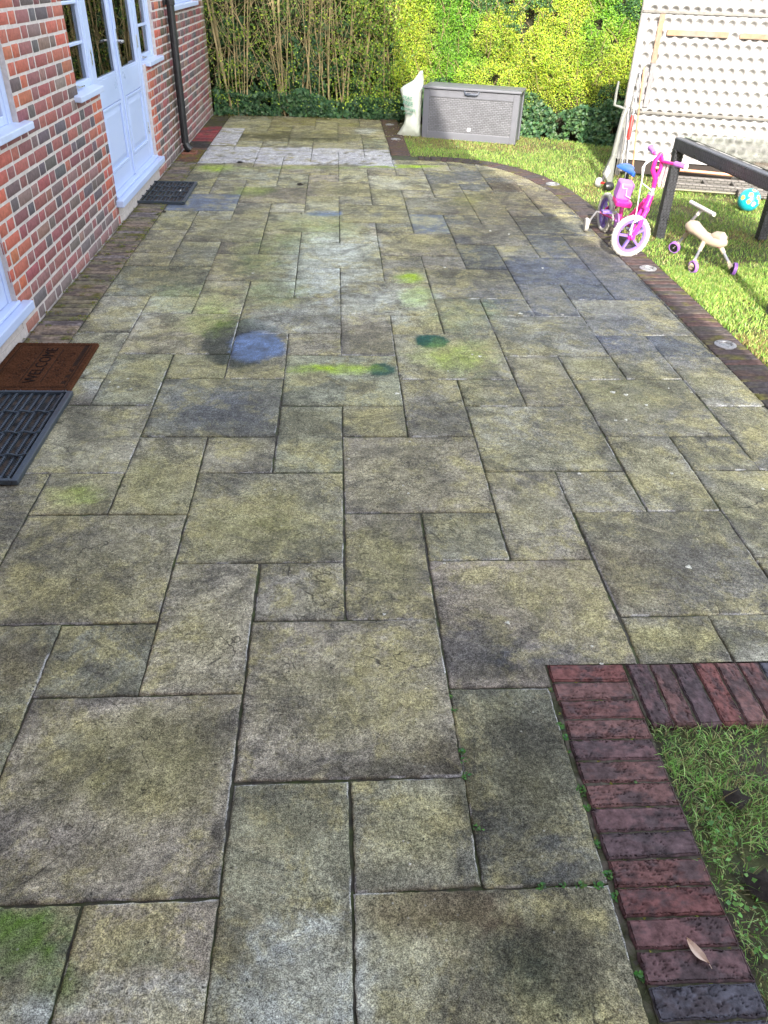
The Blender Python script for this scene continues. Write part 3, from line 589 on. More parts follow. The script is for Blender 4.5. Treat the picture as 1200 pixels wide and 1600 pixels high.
def brick_col(yc, zc, header, edge):
    r = rb.random()
    if edge: col = rb.choice([(.50, .12, .055), (.46, .10, .06), (.42, .10, .06)])
    elif r < (.34 if header else .27): col = rb.choice([(.10, .08, .085), (.12, .085, .085), (.09, .07, .075), (.15, .10, .09)])
    elif r < .42: col = rb.choice([(.24, .14, .12), (.20, .13, .11), (.27, .16, .13)])
    else: col = rb.choice([(.31, .08, .068), (.28, .07, .07), (.24, .072, .075), (.34, .095, .072), (.22, .06, .066), (.27, .09, .085)])
    col = [q*rb.uniform(.85, 1.15) for q in col]
    col = [q*.74+.042 for q in col]
    if zc < .25: k = .45*(1-zc/.3); col = [q*(1-k)+t*k for q, t in zip(col, (.26, .20, .20))]
    # green algae where the gutter joint leaks, and at the far corner
    d = abs(yc-8.30)
    if d < .19: k = .8*(1-d/.24); col = [q*(1-k)+t*k for q, t in zip(col, (.085, .075, .035))]
    if yc > 10.95: k = .6; col = [q*(1-k)+t*k for q, t in zip(col, (.22, .19, .10))]
    return col
ncourse = int(ZT/.075)
for k in range(ncourse):
    z0 = k*.075+.0055; z1 = z0+.0610; zc = (z0+z1)/2
    cuts = [Y0, Y1]; iv = [(Y0, Y1)]
    for a, b, c, d in OPEN:
        if c < zc+.01 < d:
            niv = []
            for s, e in iv:
                if b <= s or a >= e: niv.append((s, e)); continue
                if a > s: niv.append((s, a))
                if b < e: niv.append((b, e))
            iv = niv
    for s, e in iv:
        ph = 0 if k % 2 == 0 else .169
        y = Y0-1-ph+.03*math.sin(k*2.1); hd = False
        while y < e:
            L = .098 if hd else .208
            a = max(y, s+.001); b = min(y+L, e-.001)
            if b-a > .022:
                edge = (b > e-.2 and e < Y1-.1 or a < s+.2 and s > Y0+.1) and (b-a) > .03 and rb.random() < .85
                brick_face(a, b, z0, z1, brick_col((a+b)/2, zc, hd, edge))
            y += L+.0150; hd = not hd
acc.mesh('wall', M_WALLB, parent=house)
mb = MB(); MX = XW-.0022
def wbox(y0, y1, z0, z1): mb.b2((XW-.28, y0, z0), (MX, y1, z1))
wbox(Y0, 1.0, -.1, ZT); wbox(1.0, 1.55, -.1, .96); wbox(1.55, 3.22, -.1, .05); wbox(3.22, 3.82, -.1, .96); wbox(1.0, 3.82, 2.1, ZT)
wbox(3.82, 5.0, -.1, ZT); wbox(5.0, 5.55, -.1, .96); wbox(5.55, 7.24, -.1, .05); wbox(7.24, 7.82, -.1, .96); wbox(5.0, 7.82, 2.1, ZT)
wbox(7.82, 8.72, -.1, ZT); wbox(8.72, 10.45, -.1, 1.34); wbox(8.72, 10.45, 2.25, ZT); wbox(10.45, Y1-.002, -.1, ZT)
mb.build('mortar', M_MORTAR, house)
# rest of the house shell: end walls, back, an added unseen wing behind the camera shaped to shade patio and hedge, roofs
WX = 1.83; WY = -1.8
M_PLB = material('unseen_shell_brick', (.30, .10, .08), .85, .3, 9, .4, 60, col2=(.22, .09, .08))
mb = MB()
mb.b2((-7.9, Y1-.25, -.1), (XW-.28, Y1-.004, ZT)); mb.b2((-8.1, Y0, -.1), (-7.9, Y1-.004, ZT))
mb.prism([(WX, -.1), (WX, 2.6), (-1.0, 9.5), (-8.1, 5.0), (-8.1, -.1)], -9.5, WY, Matrix(((1, 0, 0, 0), (0, 0, 1, 0), (0, 1, 0, 0), (0, 0, 0, 1))))
mb.build('shell_and_shade_wing', M_PLB, house)
mb = MB()   # steep roof over the added wing, pitched to shape its shadow, lean roof over the long side
mb.prism([(WX, 2.6), (WX+.05, 2.62), (-.95, 9.62), (-8.15, 5.1), (-8.1, 5.0), (-1.0, 9.5)], -9.7, WY+.02, Matrix(((1, 0, 0, 0), (0, 0, 1, 0), (0, 1, 0, 0), (0, 0, 0, 1))))
mb.add([(-8.3, Y0, ZT), (XW+.22, Y0, ZT), (XW+.22, Y1+.1, ZT), (-8.3, Y1+.1, ZT), (-5, Y0, ZT+2.2), (-5, Y1+.1, ZT+2.2)], [(0, 3, 2, 1), (1, 2, 5, 4), (0, 4, 5, 3), (2, 3, 5), (0, 1, 4)])
mb.build('roof', M_TILE, house)
mb = MB()   # rooms behind the glass
mb.b2((-7.8, Y0, .02), (XW-.28, Y1-.3, .08)); mb.b2((-5.2, .2, .08), (-5.1, 10.9, 2.6)); mb.b2((-5.2, .2, 2.5), (XW-.29, 10.9, 2.6))
mb.b2((-5.1, 4.35, .08), (XW-.29, 4.42, 2.5)); mb.b2((-5.1, 8.2, .08), (XW-.29, 8.3, 2.5)); mb.b2((-5.1, .3, .08), (XW-.29, .4, 2.5))
mb.build('room', M_ROOM, house)

FX = XW-.03          # face of the joinery
def door_set():
    objs = []
    f = MB()          # outer frame: jambs, mullions, heads
    for y in (5.002, 5.52, 7.18, 7.755): f.b2((FX-.07, y, .955 if y in (5.002, 7.755) else .20), (FX, y+.062, 2.09))
    f.b2((FX-.07, 5.064, 2.03), (FX-.001, 7.755, 2.09)); 
    fo = f.build('door_frame', M_WHITE, house, bevel=.004)
    t = MB(); t.b2((FX-.1, 5.50, .135), (XW+.055, 7.30, .185)); t.b2((FX-.08, 5.56, .186), (XW+.01, 7.24, .205))
    th = t.build('threshold', M_WHITE, house, bevel=.006)
    t = MB(); t.b2((FX-.1, 5.56, .0), (XW-.006, 7.23, .134)); pl_ = t.build('plinth', M_MORTAR, house)
    objs += [(fo, []), (th, []), (pl_, [])]
    for s, (y0, y1) in enumerate(((5.584, 6.380), (6.384, 7.178))):
        d = MB(); xf = FX-.006; xb = FX-.05; st = .088
        d.b2((xb, y0, .207), (xf, y0+st, 2.025)); d.b2((xb, y1-st, .207), (xf, y1, 2.025))
        d.b2((xb, y0+st, .207), (xf-.001, y1-st, .34)); d.b2((xb, y0+st, .80), (xf-.001, y1-st, .985)); d.b2((xb, y0+st, 1.95), (xf-.001, y1-st, 2.025))
        d.b2((xb, y0+st, .34), (xf-.014, y1-st, .80))
        leaf = d.build('door', M_WHITE, house, bevel=.003)
        g = MB(); g.b2((xf-.026, y0+st, .985), (xf-.020, y1-st, 1.95)); gl = g.build('pane', M_GLASS, leaf)
        p = MB(); a0, a1, c0, c1 = y0+st+.004, y1-st-.004, .345, .795; w = .02
        p.b2((xf-.014, a0, c0), (xf+.004, a0+w, c1)); p.b2((xf-.014, a1-w, c0), (xf+.004, a1, c1)); p.b2((xf-.014, a0+w, c0), (xf+.003, a1-w, c0+w)); p.b2((xf-.014, a0+w, c1-w), (xf+.003, a1-w, c1))
        # raised field with sloping margins
        q0, q1, e0, e1 = a0+w+.004, a1-w-.004, c0+w+.004, c1-w-.004; m_ = .045
        p.add([(xf-.0135, q0, e0), (xf-.0135, q1, e0), (xf-.0135, q1, e1), (xf-.0135, q0, e1), (xf-.002, q0+m_, e0+m_), (xf-.002, q1-m_, e0+m_), (xf-.002, q1-m_, e1-m_), (xf-.002, q0+m_, e1-m_)],
              [(0, 1, 5, 4), (1, 2, 6, 5), (2, 3, 7, 6), (3, 0, 4, 7), (4, 5, 6, 7)])
        pm = p.build('panel_moulding', M_WHITE, leaf, bevel=.003)
        b_ = MB(); a0, a1 = y0+st, y1-st
        for yy in (a0, a1-.016): b_.b2((xf-.019, yy, .985), (xf-.003, yy+.016, 1.95))
        b_.b2((xf-.019, a0+.016, .985), (xf-.002, a1-.016, 1.003)); bd = b_.each('glazing_bead', M_WHITE, leaf, bevel=.003)
        subs = [gl, pm]+bd
        h = MB(); hy = y0+.035 if s == 0 else y1-.035
        for hz in (.45, 1.15, 1.8): h.b2((xf-.002, hy-.012-(.022 if s == 0 else -.022), hz-.05), (xf+.006, hy+.012-(.022 if s == 0 else -.022), hz+.05))
        subs += h.each('hinge', M_METAL, leaf, bevel=.002)
        if s == 1:
            h = MB(); y = y0+.035
            h.b2((xf, y-.018, 1.06), (xf+.008, y+.018, 1.28)); h.tube([(xf+.008, y, 1.2), (xf+.055, y, 1.2), (xf+.06, y-.02, 1.2), (xf+.06, y-.11, 1.198)], .009, 8); h.lathe((xf+.008, y, 1.10), (1, 0, 0), [(0, .006), (.01, .006), (.01, 0)], 10)
            subs.append(h.build('handle', M_METAL, leaf, smooth=True))
        else:
            m2 = MB(); m2.b2((xf, y1-.02, .21), (xf+.012, y1+.022, 2.02)); subs.append(m2.build('astragal', M_WHITE, leaf, bevel=.003))
        objs.append((leaf, subs))
    for (y0, y1, sy0, sy1) in ((5.064, 5.52, 4.90, 5.515), (7.242, 7.755, 7.245, 7.92)):
        w = MB(); xf = FX-.004; xb = FX-.055; st = .045
        w.b2((xb, y0+.002, .99), (xf, y0+st, 2.028)); w.b2((xb, y1-st, .99), (xf, y1-.002, 2.028)); w.b2((xb, y0+st, .99), (xf-.001, y1-st, 1.035)); w.b2((xb, y0+st, 1.98), (xf-.001, y1-st, 2.028))
        wf = w.build('window', M_WHITE, house, bevel=.004)
        g = MB(); g.b2((xf-.03, y0+st, 1.035), (xf-.024, y1-st, 1.98)); gl = g.build('pane', M_GLASS, wf)
        b_ = MB()
        for z in (1.255, 1.49, 1.725): b_.b2((xf-.036, y0+st, z-.01), (xf-.008, y1-st, z+.01))
        gb = b_.each('glazing_bar', M_WHITE, wf, bevel=.004)
        s_ = MB(); s_.prism([(FX-.08, .958), (XW+.045, .945), (XW+.045, .982), (XW-.02, .990), (FX-.08, .990)], sy0, sy1, Matrix(((1, 0, 0, 0), (0, 0, 1, 0), (0, 1, 0, 0), (0, 0, 0, 1))))
        sl = s_.build('sill', M_SILL, wf, bevel=.005)
        h = MB(); h.tube([(xf+.012, y0+.05, 1.012), (xf+.016, y0+.18, 1.008)], .006, 6); h.lathe((xf, y0+.05, 1.012), (1, 0, 0), [(0, .014), (.012, .014), (.012, 0)], 8)
        st_ = h.build('window_stay', M_METAL, wf)
        objs.append((wf, [gl, sl, st_]+gb))
    c = MB()          # curtains beside the glass
    for (a, b) in ((5.06, 5.30), (7.5, 7.74)):
        n = 24; vs = []; fs = []
        for i in range(n+1):
            t = i/n; y = a+(b-a)*t; x = XW-.30-.05+.03*math.sin(t*PI*9)
            vs += [(x, y, .6), (x, y, 2.2)]
        for i in range(n): fs.append((2*i, 2*i+2, 2*i+3, 2*i+1))
        c.add(vs, fs)
    objs += [(q, []) for q in c.each('curtain', M_CURT, house, smooth=True)]
    return objs
ds = door_set()
for o, subs in ds:
    c = o.copy(); C.objects.link(c); c.location.y -= 4.0
    for s in subs: d = s.copy(); C.objects.link(d); d.parent = c
# far kitchen window
w = MB(); y0, y1 = 8.722, 10.448
w.b2((FX-.06, y0, 1.36), (FX, y0+.06, 2.24)); w.b2((FX-.06, y1-.06, 1.36), (FX, y1, 2.24)); w.b2((FX-.06, y0+.06, 1.36), (FX-.001, y1-.06, 1.42)); w.b2((FX-.06, y0+.06, 2.18), (FX-.001, y1-.06, 2.24)); w.b2((FX-.06, (y0+y1)/2-.035, 1.42), (FX-.002, (y0+y1)/2+.035, 2.18))
wf = w.build('window', M_WHITE, house, bevel=.004)
g = MB(); g.b2((FX-.04, y0+.06, 1.42), (FX-.034, y1-.06, 2.18)); g.build('pane', M_GLASS, wf)
s_ = MB(); s_.b2((FX-.08, y0-.05, 1.315), (XW+.05, y1+.06, 1.358)); s_.build('sill', M_SILL, wf, bevel=.005)
# downpipe
p = MB(); px, py = XW+.062, 8.47
p.tube([(px, py, .10), (px, py, 4.7)], .040, 16); p.tube([(px, py, .10), (px+.02, py, .055), (px+.05, py, .03)], .041, 16)
p.tube([(px, py, 1.42), (px, py, 1.52)], .047, 16)
dp = p.build('downpipe', M_DARKP, house, smooth=True)
for z in (1.40, 3.4):
    b_ = MB(); b_.b2((XW, py-.075, z-.02), (XW+.025, py+.075, z+.02)); b_.tube([(px, py, z-.02), (px, py, z+.02)], .049, 16); b_.build('pipe_bracket', M_DARKP, dp, bevel=.003)
g = MB(); 
g.prism([(px-.04, py-.09), (px+.12, py-.09), (px+.12, py+.05), (px-.04, py+.05), (px-.04, py+.035), (px+.105, py+.035), (px+.105, py-.075), (px-.04, py-.075)], 0, .022)
tag(g.build('gully_surround', material('terracotta', (.22, .09, .06), .8, .3), None, bevel=.003), 'small terracotta surround on the paving at the foot of the black downpipe', 'gully')
# wooden chair seen through the glass of the far doors
ch = empty('dining_chair', (-2.75, 6.75, .08), R(200), 'brown wooden chair inside the room behind the far french doors', 'chair')
m = MB(); m.box((0, 0, .45), (.42, .42, .04)); m.build('seat', M_WOOD, ch, bevel=.008)
m = MB()
for z in (.62, .74, .86): m.box((-.2, 0, z), (.02, .36, .05))
m.box((-.2, 0, .96), (.03, .44, .07)); m.build('backrest', M_WOOD, ch, bevel=.006)
for sx in (-1, 1):
    for sy in (-1, 1):
        m = MB(); m.bar((sx*.2, sy*.19, 0), (sx*.2, sy*.19, .93 if sx < 0 else .43), .035, .035); m.build('leg', M_WOOD, ch, bevel=.004)

# ---------------------------------------------------------------- door mats
def rubber_mat(label, ctr, w, h, sub):
    """cell mat: long side w along x, h along y; wavy bars across, straight rim"""
    root = empty('rubber_doormat', (ctr[0], ctr[1], .006), 0, label, 'doormat', 'rubber cell doormats')
    M_R = M_RUB
    r = MB(); t = .028; hh = .022
    r.b2((-w/2, -h/2, 0), (-w/2+t*.6, h/2, hh)); r.b2((w/2-t, -h/2, 0), (w/2, h/2, hh)); r.b2((-w/2+t*.6, -h/2, 0), (w/2-t, -h/2+.018, hh+.001)); r.b2((-w/2+t*.6, h/2-.014, 0), (w/2-t, h/2, hh+.001))
    r.build('rim', M_R, root, bevel=.003)
    b = MB(); nb = 4
    for i in range(0, nb+1):
        y = -h/2+.014+(h-.028)*i/nb; pts = []
        if i in (0, nb): continue
        for k in range(49):
            x = -w/2+t*.6+(w-t*1.6)*k/48; pts.append((x, y, .017+.004*math.sin(k/48*w/.075*2*PI)))
        b.tube(pts, .0055, 6)
    b.each('cross_bar', M_R, root, smooth=True)
    ridges = MB(); n = int(w/.0375)
    for k in range(n):
        x = -w/2+t+(w-2*t)*(k+.5)/n; top = .017 if k % 2 else .011
        ridges.bar((x, -h/2+.02, top/2), (x, h/2-.018, top/2), top, .006, (1, 0, 0))
        for q in range(int(h/.014)):
            yy = -h/2+.025+q*.014; ridges.box((x-.006, yy, top-.003), (.004, .005, .008)); 
            if sub > 1: ridges.box((x+.006, yy+.004, top-.003), (.004, .005, .008))
    ridges.build('scraper_rib', M_R, root)
    fl = MB(); fl.b2((-w/2+.005, -h/2+.005, -.001), (w/2-.005, h/2-.005, .004)); fl.build('base', M_DIRT, root)
    return root
M_RUB = material('rubber', (.040, .052, .066), .38, .25, 30, .25, 90)
M_DIRT = material('mat_dirt', (.065, .050, .042), .9, .6, 40, .7, 120, col2=(.03, .03, .032), spec=.1)
rubber_mat('black rubber mat with wavy bars in front of the brown coir doormat', (-1.605, 2.10), .62, .80, 2)
rubber_mat('small black rubber mat below the sill of the far white doors', (-1.565, 6.57), .44, .78, 1)
fe = MB(); fe.add([(-.004, -.02, 0), (.004, -.018, .002), (.007, .02, .004), (-.003, .024, .002)], [(0, 1, 2, 3)]); fe.add([(-.004, -.02, -.003), (.004, -.018, -.001), (.007, .02, .001), (-.003, .024, -.001)], [(0, 3, 2, 1)])
tag(fe.build('fallen_petal', material('petal_white', (.75, .74, .68), .7, .1), None, loc=(-1.44, 6.55, .035)), 'tiny white petal lying on the far black rubber mat', 'petal')
# coir mat: bristle field
coir = empty('coir_doormat', (-1.535, 2.805, .004), 0, 'brown coir doormat with worn dark welcome lettering by the near door sill', 'doormat')
w, h = .43, .575
nx, ny = 172, 230
gx, gy = np.meshgrid(np.linspace(-w/2, w/2, nx), np.linspace(-h/2, h/2, ny)); x = gx.ravel(); y = gy.ravel()
P = np.stack([x, y, np.zeros(len(x))], 1); nz = fbm(P*260, 3, 2); z = .014+.006*nz
de = np.minimum(w/2-abs(x), h/2-abs(y)); z = np.where(de < .002, .0, z)
c = np.array((.072, .030, .015))*(.35+1.3*fbm(P*170, 8, 3, .8))[:, None]*(.75+.5*fbm(P*14, 2, 3))[:, None]
def dk(mask, k=.88, c0=(.028, .018, .014)):
    global c, z
    mm = (mask.astype(float)*k*np.clip(.6+fbm(P*40, 6, 2), 0, 1))[:, None]; c = c*(1-mm)+np.array(c0)*mm; z = z-.004*mm[:, 0]
def rectline(i, t): 
    a = w/2-i; b = h/2-i; return ((abs(abs(x)-a) < t) & (abs(y) < b+t)) | ((abs(abs(y)-b) < t) & (abs(x) < a+t))
dk(rectline(.030, .0035)); dk(rectline(.042, .0025), .6); dk((abs(x-(w/2-.052)) < .011) & (abs(y) < h/2-.03) & ((y > 0) | (fbm(P*30, 4, 2) > .5)), .95)
for xx in (-.052, .052): dk((abs(x-xx) < .003) & (abs(y) < .20), .85)
# scrolling leaf ornament either side of the lettering
for sx in (-1, 1):
    for q in range(9):
        cy = -.14+.28*q/8; cx = sx*(.092+.018*math.sin(q*1.9)); rr = .020+.006*math.cos(q*2.3)
        d = np.hypot(x-cx, y-cy); th_ = np.arctan2(y-cy, x-cx)
        dk((abs(d-rr*(.55+.45*np.sin(th_*1.5+q))) < .004) & (d < rr*1.1), .85)
idx = np.arange(nx*ny).reshape(ny, nx); f = np.stack([idx[:-1, :-1], idx[:-1, 1:], idx[1:, 1:], idx[1:, :-1]], -1).reshape(-1, 4)
M_COIR = material('coir', (1, 1, 1), .95, .35, 200, .8, 300, attr='Col', spec=.05)
np_mesh('pile', np.stack([x, y, z], 1), f, M_COIR, parent=coir, col=c)
M_INK = material('dark_print', (.014, .010, .009), .95, .6, 60, .6, 200, spec=.05)
text_mesh('lettering', 'WELCOME', .105, Matrix.Translation((0, 0, .0195)) @ Matrix.Rotation(PI/2, 4, 'Z') @ Matrix.Diagonal((.84, .80, 1, 1)), M_INK, coir, .0006)
m = MB(); m.b2((-w/2+.003, -h/2+.003, 0), (w/2-.003, h/2-.003, .008)); m.build('backing', M_DIRT, coir)

# ---------------------------------------------------------------- recessed ground lights in the brick border
M_LENS = material('frosted_lens', (.22, .23, .24), .25, .1, 30, 0, spec=.8)
M_RIM = material('brushed_rim', (.28, .28, .29), .5, .2, 60, 0, metal=.5)
def ground_light(x, y, label, r=.062):
    t = empty('ground_light', (x, y, .008), 0, label, 'ground light', 'round ground lights set in the brick border')
    a = MB(); a.lathe((0, 0, 0), (0, 0, 1), [(r, -.01), (r, .002), (r-.006, .006), (r*.62, .006), (r*.58, .001), (r*.58, -.01)], 32); a.build('rim', M_RIM, t, smooth=True)
    a = MB(); a.lathe((0, 0, 0), (0, 0, 1), [(r*.58, -.002), (r*.3, .001), (0, .002)], 24); a.build('lens', M_LENS, t, smooth=True)
    for k in range(3):
        q = k*2*PI/3+.4; a = MB(); a.lathe((r*.8*math.cos(q), r*.8*math.sin(q), .0055), (0, 0, 1), [(.005, 0), (.005, .0012), (0, .0012)], 8); a.build('screw', M_DARKP, t)
ground_light(2.22, 3.15, 'nearest round ground light with a bright rim, beside the shaded lawn edge')
ground_light(2.235, 4.54, 'round ground light just in front of the pink bicycle wheel')
ground_light(2.16, 7.22, 'round ground light at the curved corner of the brick border', .07)
ground_light(.72, 9.55, 'faded round ground light in the narrow border close to the grey storage box')
ground_light(.71, 10.65, 'farthest round ground light, close to the hedge foot and the white sack', .06)
# ---------------------------------------------------------------- lawn
def blades(name, X, Y, H, Wd, cols, lean, mat, z0=0., seg=2, kind='stuff', parent=None, flat=False):
    n = len(X); az = RS.uniform(0, 2*PI, n); la = RS.uniform(0, 2*PI, n); ln = lean*RS.uniform(.2, 1.3, n)*H
    dx, dy = np.cos(az)*Wd/2, np.sin(az)*Wd/2; lx, ly = np.cos(la)*ln, np.sin(la)*ln
    zz = z0*np.ones(n)
    b0 = np.stack([X-dx, Y-dy, zz], 1); b1 = np.stack([X+dx, Y+dy, zz], 1)
    m0 = np.stack([X-dx*.8+lx*.35, Y-dy*.8+ly*.35, zz+H*.6], 1); m1 = np.stack([X+dx*.8+lx*.35, Y+dy*.8+ly*.35, zz+H*.6], 1)
    t = np.stack([X+lx, Y+ly, zz+H*(1 if not flat else .7)], 1)
    V = np.stack([b0, b1, m1, m0, t], 1).reshape(-1, 3); k = np.arange(n)[:, None]*5
    c = np.repeat(cols, 5, 0)
    return np_mesh(name, V, [k+np.array([[0, 1, 2, 3]]), k+np.array([[3, 2, 4]])], mat, parent=parent, col=c, kind=kind)
def leafmat(name, rough=.5, trans=.35, spec=.4, var=.15):
    m = material(name, (1, 1, 1), rough, var, 8, 0, attr='Col', spec=spec)
    n = m.node_tree.nodes; l = m.node_tree.links; b = n['Principled BSDF']; o = [q for q in n if q.type == 'OUTPUT_MATERIAL'][0]
    t = n.new('ShaderNodeBsdfTranslucent'); mx = n.new('ShaderNodeMixShader'); mx.inputs[0].default_value = trans
    l.new(b.inputs['Base Color'].links[0].from_socket, t.inputs[0]); l.new(b.outputs[0], mx.inputs[1]); l.new(t.outputs[0], mx.inputs[2]); l.new(mx.outputs[0], o.inputs[0]); return m
M_GRASS = leafmat('grass_blade', .5, .3)
def palette(n, pal, P, seed, sc=2.):
    pal = np.array(pal); k = RS.randint(0, len(pal), n); c = pal[k]*RS.uniform(.75, 1.25, (n, 1))
    g = fbm(P*sc, seed, 3)[:, None]; return np.clip(c*(.7+.6*g), .005, .9)
outx = lambda y: np.interp(y, [p[1] for p in OUT[:8]], [p[0] for p in OUT[:8]])
LAWN = [(2.335, -2.4), (2.335, 5.6)]+OUT[4:12]+[(.835, 9.75), (1.1, 10.75), (2.33, 10.22), (3.1, 9.62), (9, 6.3), (9, -2.4)]
LAWN2 = [(.853, -2.4), (.853, .447), (2.335, .447), (2.335, -2.4)]
def sample(n, x0, x1, y0, y1, poly):
    x = RS.uniform(x0, x1, n); y = RS.uniform(y0, y1, n); k = inpoly(x, y, poly); return x[k], y[k]
gp = [(.20, .36, .07), (.27, .42, .07), (.15, .30, .06), (.34, .45, .09), (.42, .40, .16)]
X1, Y1_ = sample(150000, .83, 5.0, 3.4, 10.8, LAWN); X2, Y2_ = sample(60000, 2.33, 3.6, 2.0, 4.6, LAWN); X3, Y3_ = sample(9000, 3.5, 9, 1, 9, LAWN)
X_, Y_ = np.concatenate([X1, X2, X3]), np.concatenate([Y1_, Y2_, Y3_]); P = np.stack([X_, Y_, 0*X_], 1)
dens = fbm(P*1.6, 61, 4); k = RS.uniform(0, 1, len(X_)) < np.clip(.55+(dens-.4)*2.2, .25, 1); X_, Y_, P = X_[k], Y_[k], P[k]
cc = palette(len(X_), gp, P, 62, 1.8); dry = (fbm(P*np.array([1.3, 1.3, 1]), 63, 4) > .60)[:, None]; cc = np.where(dry & (RS.uniform(0, 1, (len(X_), 1)) < .45), np.array((.27, .20, .085)), cc)
blades('lawn_grass', X_, Y_, RS.uniform(.014, .030, len(X_)), RS.uniform(.0035, .006, len(X_)), cc, .9, M_GRASS, -.004)
# foreground turf: sparse, weedy and muddy
Xf, Yf = sample(95000, .85, 2.4, -1.3, .447, LAWN2); P = np.stack([Xf, Yf, 0*Xf], 1)
mud = fbm(P*np.array([6, 6, 1]), 64, 4); k = (mud < .545+.12*RS.uniform(-1, 1, len(Xf))); Xf, Yf, P = Xf[k], Yf[k], P[k]
cc = palette(len(Xf), [(.22, .46, .10), (.30, .56, .14), (.38, .58, .22), (.14, .30, .07), (.44, .48, .20), (.28, .24, .12)], P, 65, 5)
hh = RS.uniform(.006, .025, len(Xf)); long_ = RS.uniform(0, 1, len(Xf)) < .07; hh = np.where(long_, hh*1.8, hh)
blades('turf_grass', Xf, Yf, hh, RS.uniform(.0018, .0036, len(Xf)), cc, 1.5, M_GRASS, -.012)
def leaf_quads(n, C0, size, N, cols, name, mat, parent=None, kind=None, aspect=.55, fold=.25):
    """diamond leaves at C0 facing roughly N"""
    T = RS.normal(size=(n, 3)); N = N+RS.normal(size=(n, 3))*.55; N /= np.linalg.norm(N, axis=1)[:, None]
    T -= N*(T*N).sum(1)[:, None]; T /= np.linalg.norm(T, axis=1)[:, None]; B = np.cross(N, T)
    s = size[:, None]; w = s*aspect
    v = np.stack([C0-T*s*.5, C0-T*s*.12+B*w*.5+N*s*fold*.5, C0+T*s*.5, C0-T*s*.12-B*w*.5+N*s*fold*.5], 1).reshape(-1, 3)
    k = np.arange(n)[:, None]*4
    return np_mesh(name, v, np.concatenate([k+np.array([[0, 1, 2]]), k+np.array([[0, 2, 3]])]), mat, parent=parent, col=np.repeat(cols, 4, 0), kind=kind)
n = 5200; x, y = sample(n, .86, 2.2, -1.2, .44, LAWN2); P = np.stack([x, y, 0*x], 1); k = fbm(P*np.array([8, 8, 1]), 66, 3) > .5; x, y, P = x[k], y[k], P[k]; n = len(x)
leaf_quads(n, np.stack([x, y, RS.uniform(-.004, .016, n)], 1), RS.uniform(.007, .017, n), np.tile((0, 0, 1.), (n, 1)), palette(n, [(.16, .38, .09), (.22, .46, .12), (.12, .3, .09)], P, 67, 6), 'clover_leaves', M_GRASS, kind='stuff', aspect=.8)
M_LAWN = material('lawn_soil', (.055, .075, .014), .95, .5, 9, .8, 60, col2=(.075, .06, .02), bdist=.01)
M_MUD = material('mud', (.040, .032, .022), .8, .6, 14, .9, 30, col2=(.05, .06, .015), bdist=.02)
mb = MB(); mb.v = [(x, y, -.012) for x, y in LAWN]; mb.f = [tuple(range(len(LAWN)))]; mb.m = [0]; tag(mb.build('lawn', M_LAWN), kind='structure')
nx, ny = 90, 110; gx, gy = np.meshgrid(np.linspace(.852, 2.33, nx), np.linspace(-2.3, .446, ny)); x = gx.ravel(); y = gy.ravel(); P = np.stack([x, y, 0*x], 1)
z = -.022+.022*(fbm(P*np.array([9, 9, 1]), 70, 4)-.4); idx = np.arange(nx*ny).reshape(ny, nx)
np_mesh('mud_ground', np.stack([x, y, z], 1), np.stack([idx[:-1, :-1], idx[:-1, 1:], idx[1:, 1:], idx[1:, :-1]], -1).reshape(-1, 4), M_MUD, smooth=True, kind='structure')

# ---------------------------------------------------------------- hedges
M_LEAF = leafmat('privet_leaf', .45, .4); M_IVY = leafmat('ivy_leaf', .45, .2, .25); M_TWIG = material('twig_bark', (.20, .14, .07), .85, .35, 30, .4, 120, col2=(.14, .11, .05))
M_CORE = material('hedge_core', (.030, .030, .012), .95, .7, 10, 1., 18, bdist=.08)
def core(name, a, b, th, z1, parent, mat=None):
    """lumpy twiggy mass inside the hedge"""
    a = Vector(a); b = Vector(b); t = (b-a); L = t.length; t /= L; nrm = Vector((t.y, -t.x))   # towards the garden
    nx, nz = int(L/.08), int(z1/.08); vs = []; 
    for s in (0, 1):
        for k in range(nz+1):
            for i in range(nx+1):
                q = random.uniform(-.04, .04); p = a+t*(L*i/nx); o = -s*th+q; vs.append((p.x+nrm.x*o, p.y+nrm.y*o, z1*k/nz-.03))
    m = (nx+1)*(nz+1); fs = []
    for k in range(nz):
        for i in range(nx):
            r0 = k*(nx+1)+i; fs.append((r0, r0+1, r0+nx+2, r0+nx+1)); fs.append((m+r0+1, m+r0, m+r0+nx+1, m+r0+nx+2))
    for k in range(nz): fs.append((k*(nx+1), (k+1)*(nx+1), m+(k+1)*(nx+1), m+k*(nx+1))); r0 = k*(nx+1)+nx; fs.append((r0+nx+1, r0, m+r0, m+r0+nx+1))
    for i in range(nx): r0 = nz*(nx+1)+i; fs.append((r0, r0+1, m+r0+1, m+r0))
    mb = MB(); mb.add(vs, fs); return mb.build(name, mat or M_CORE, parent)
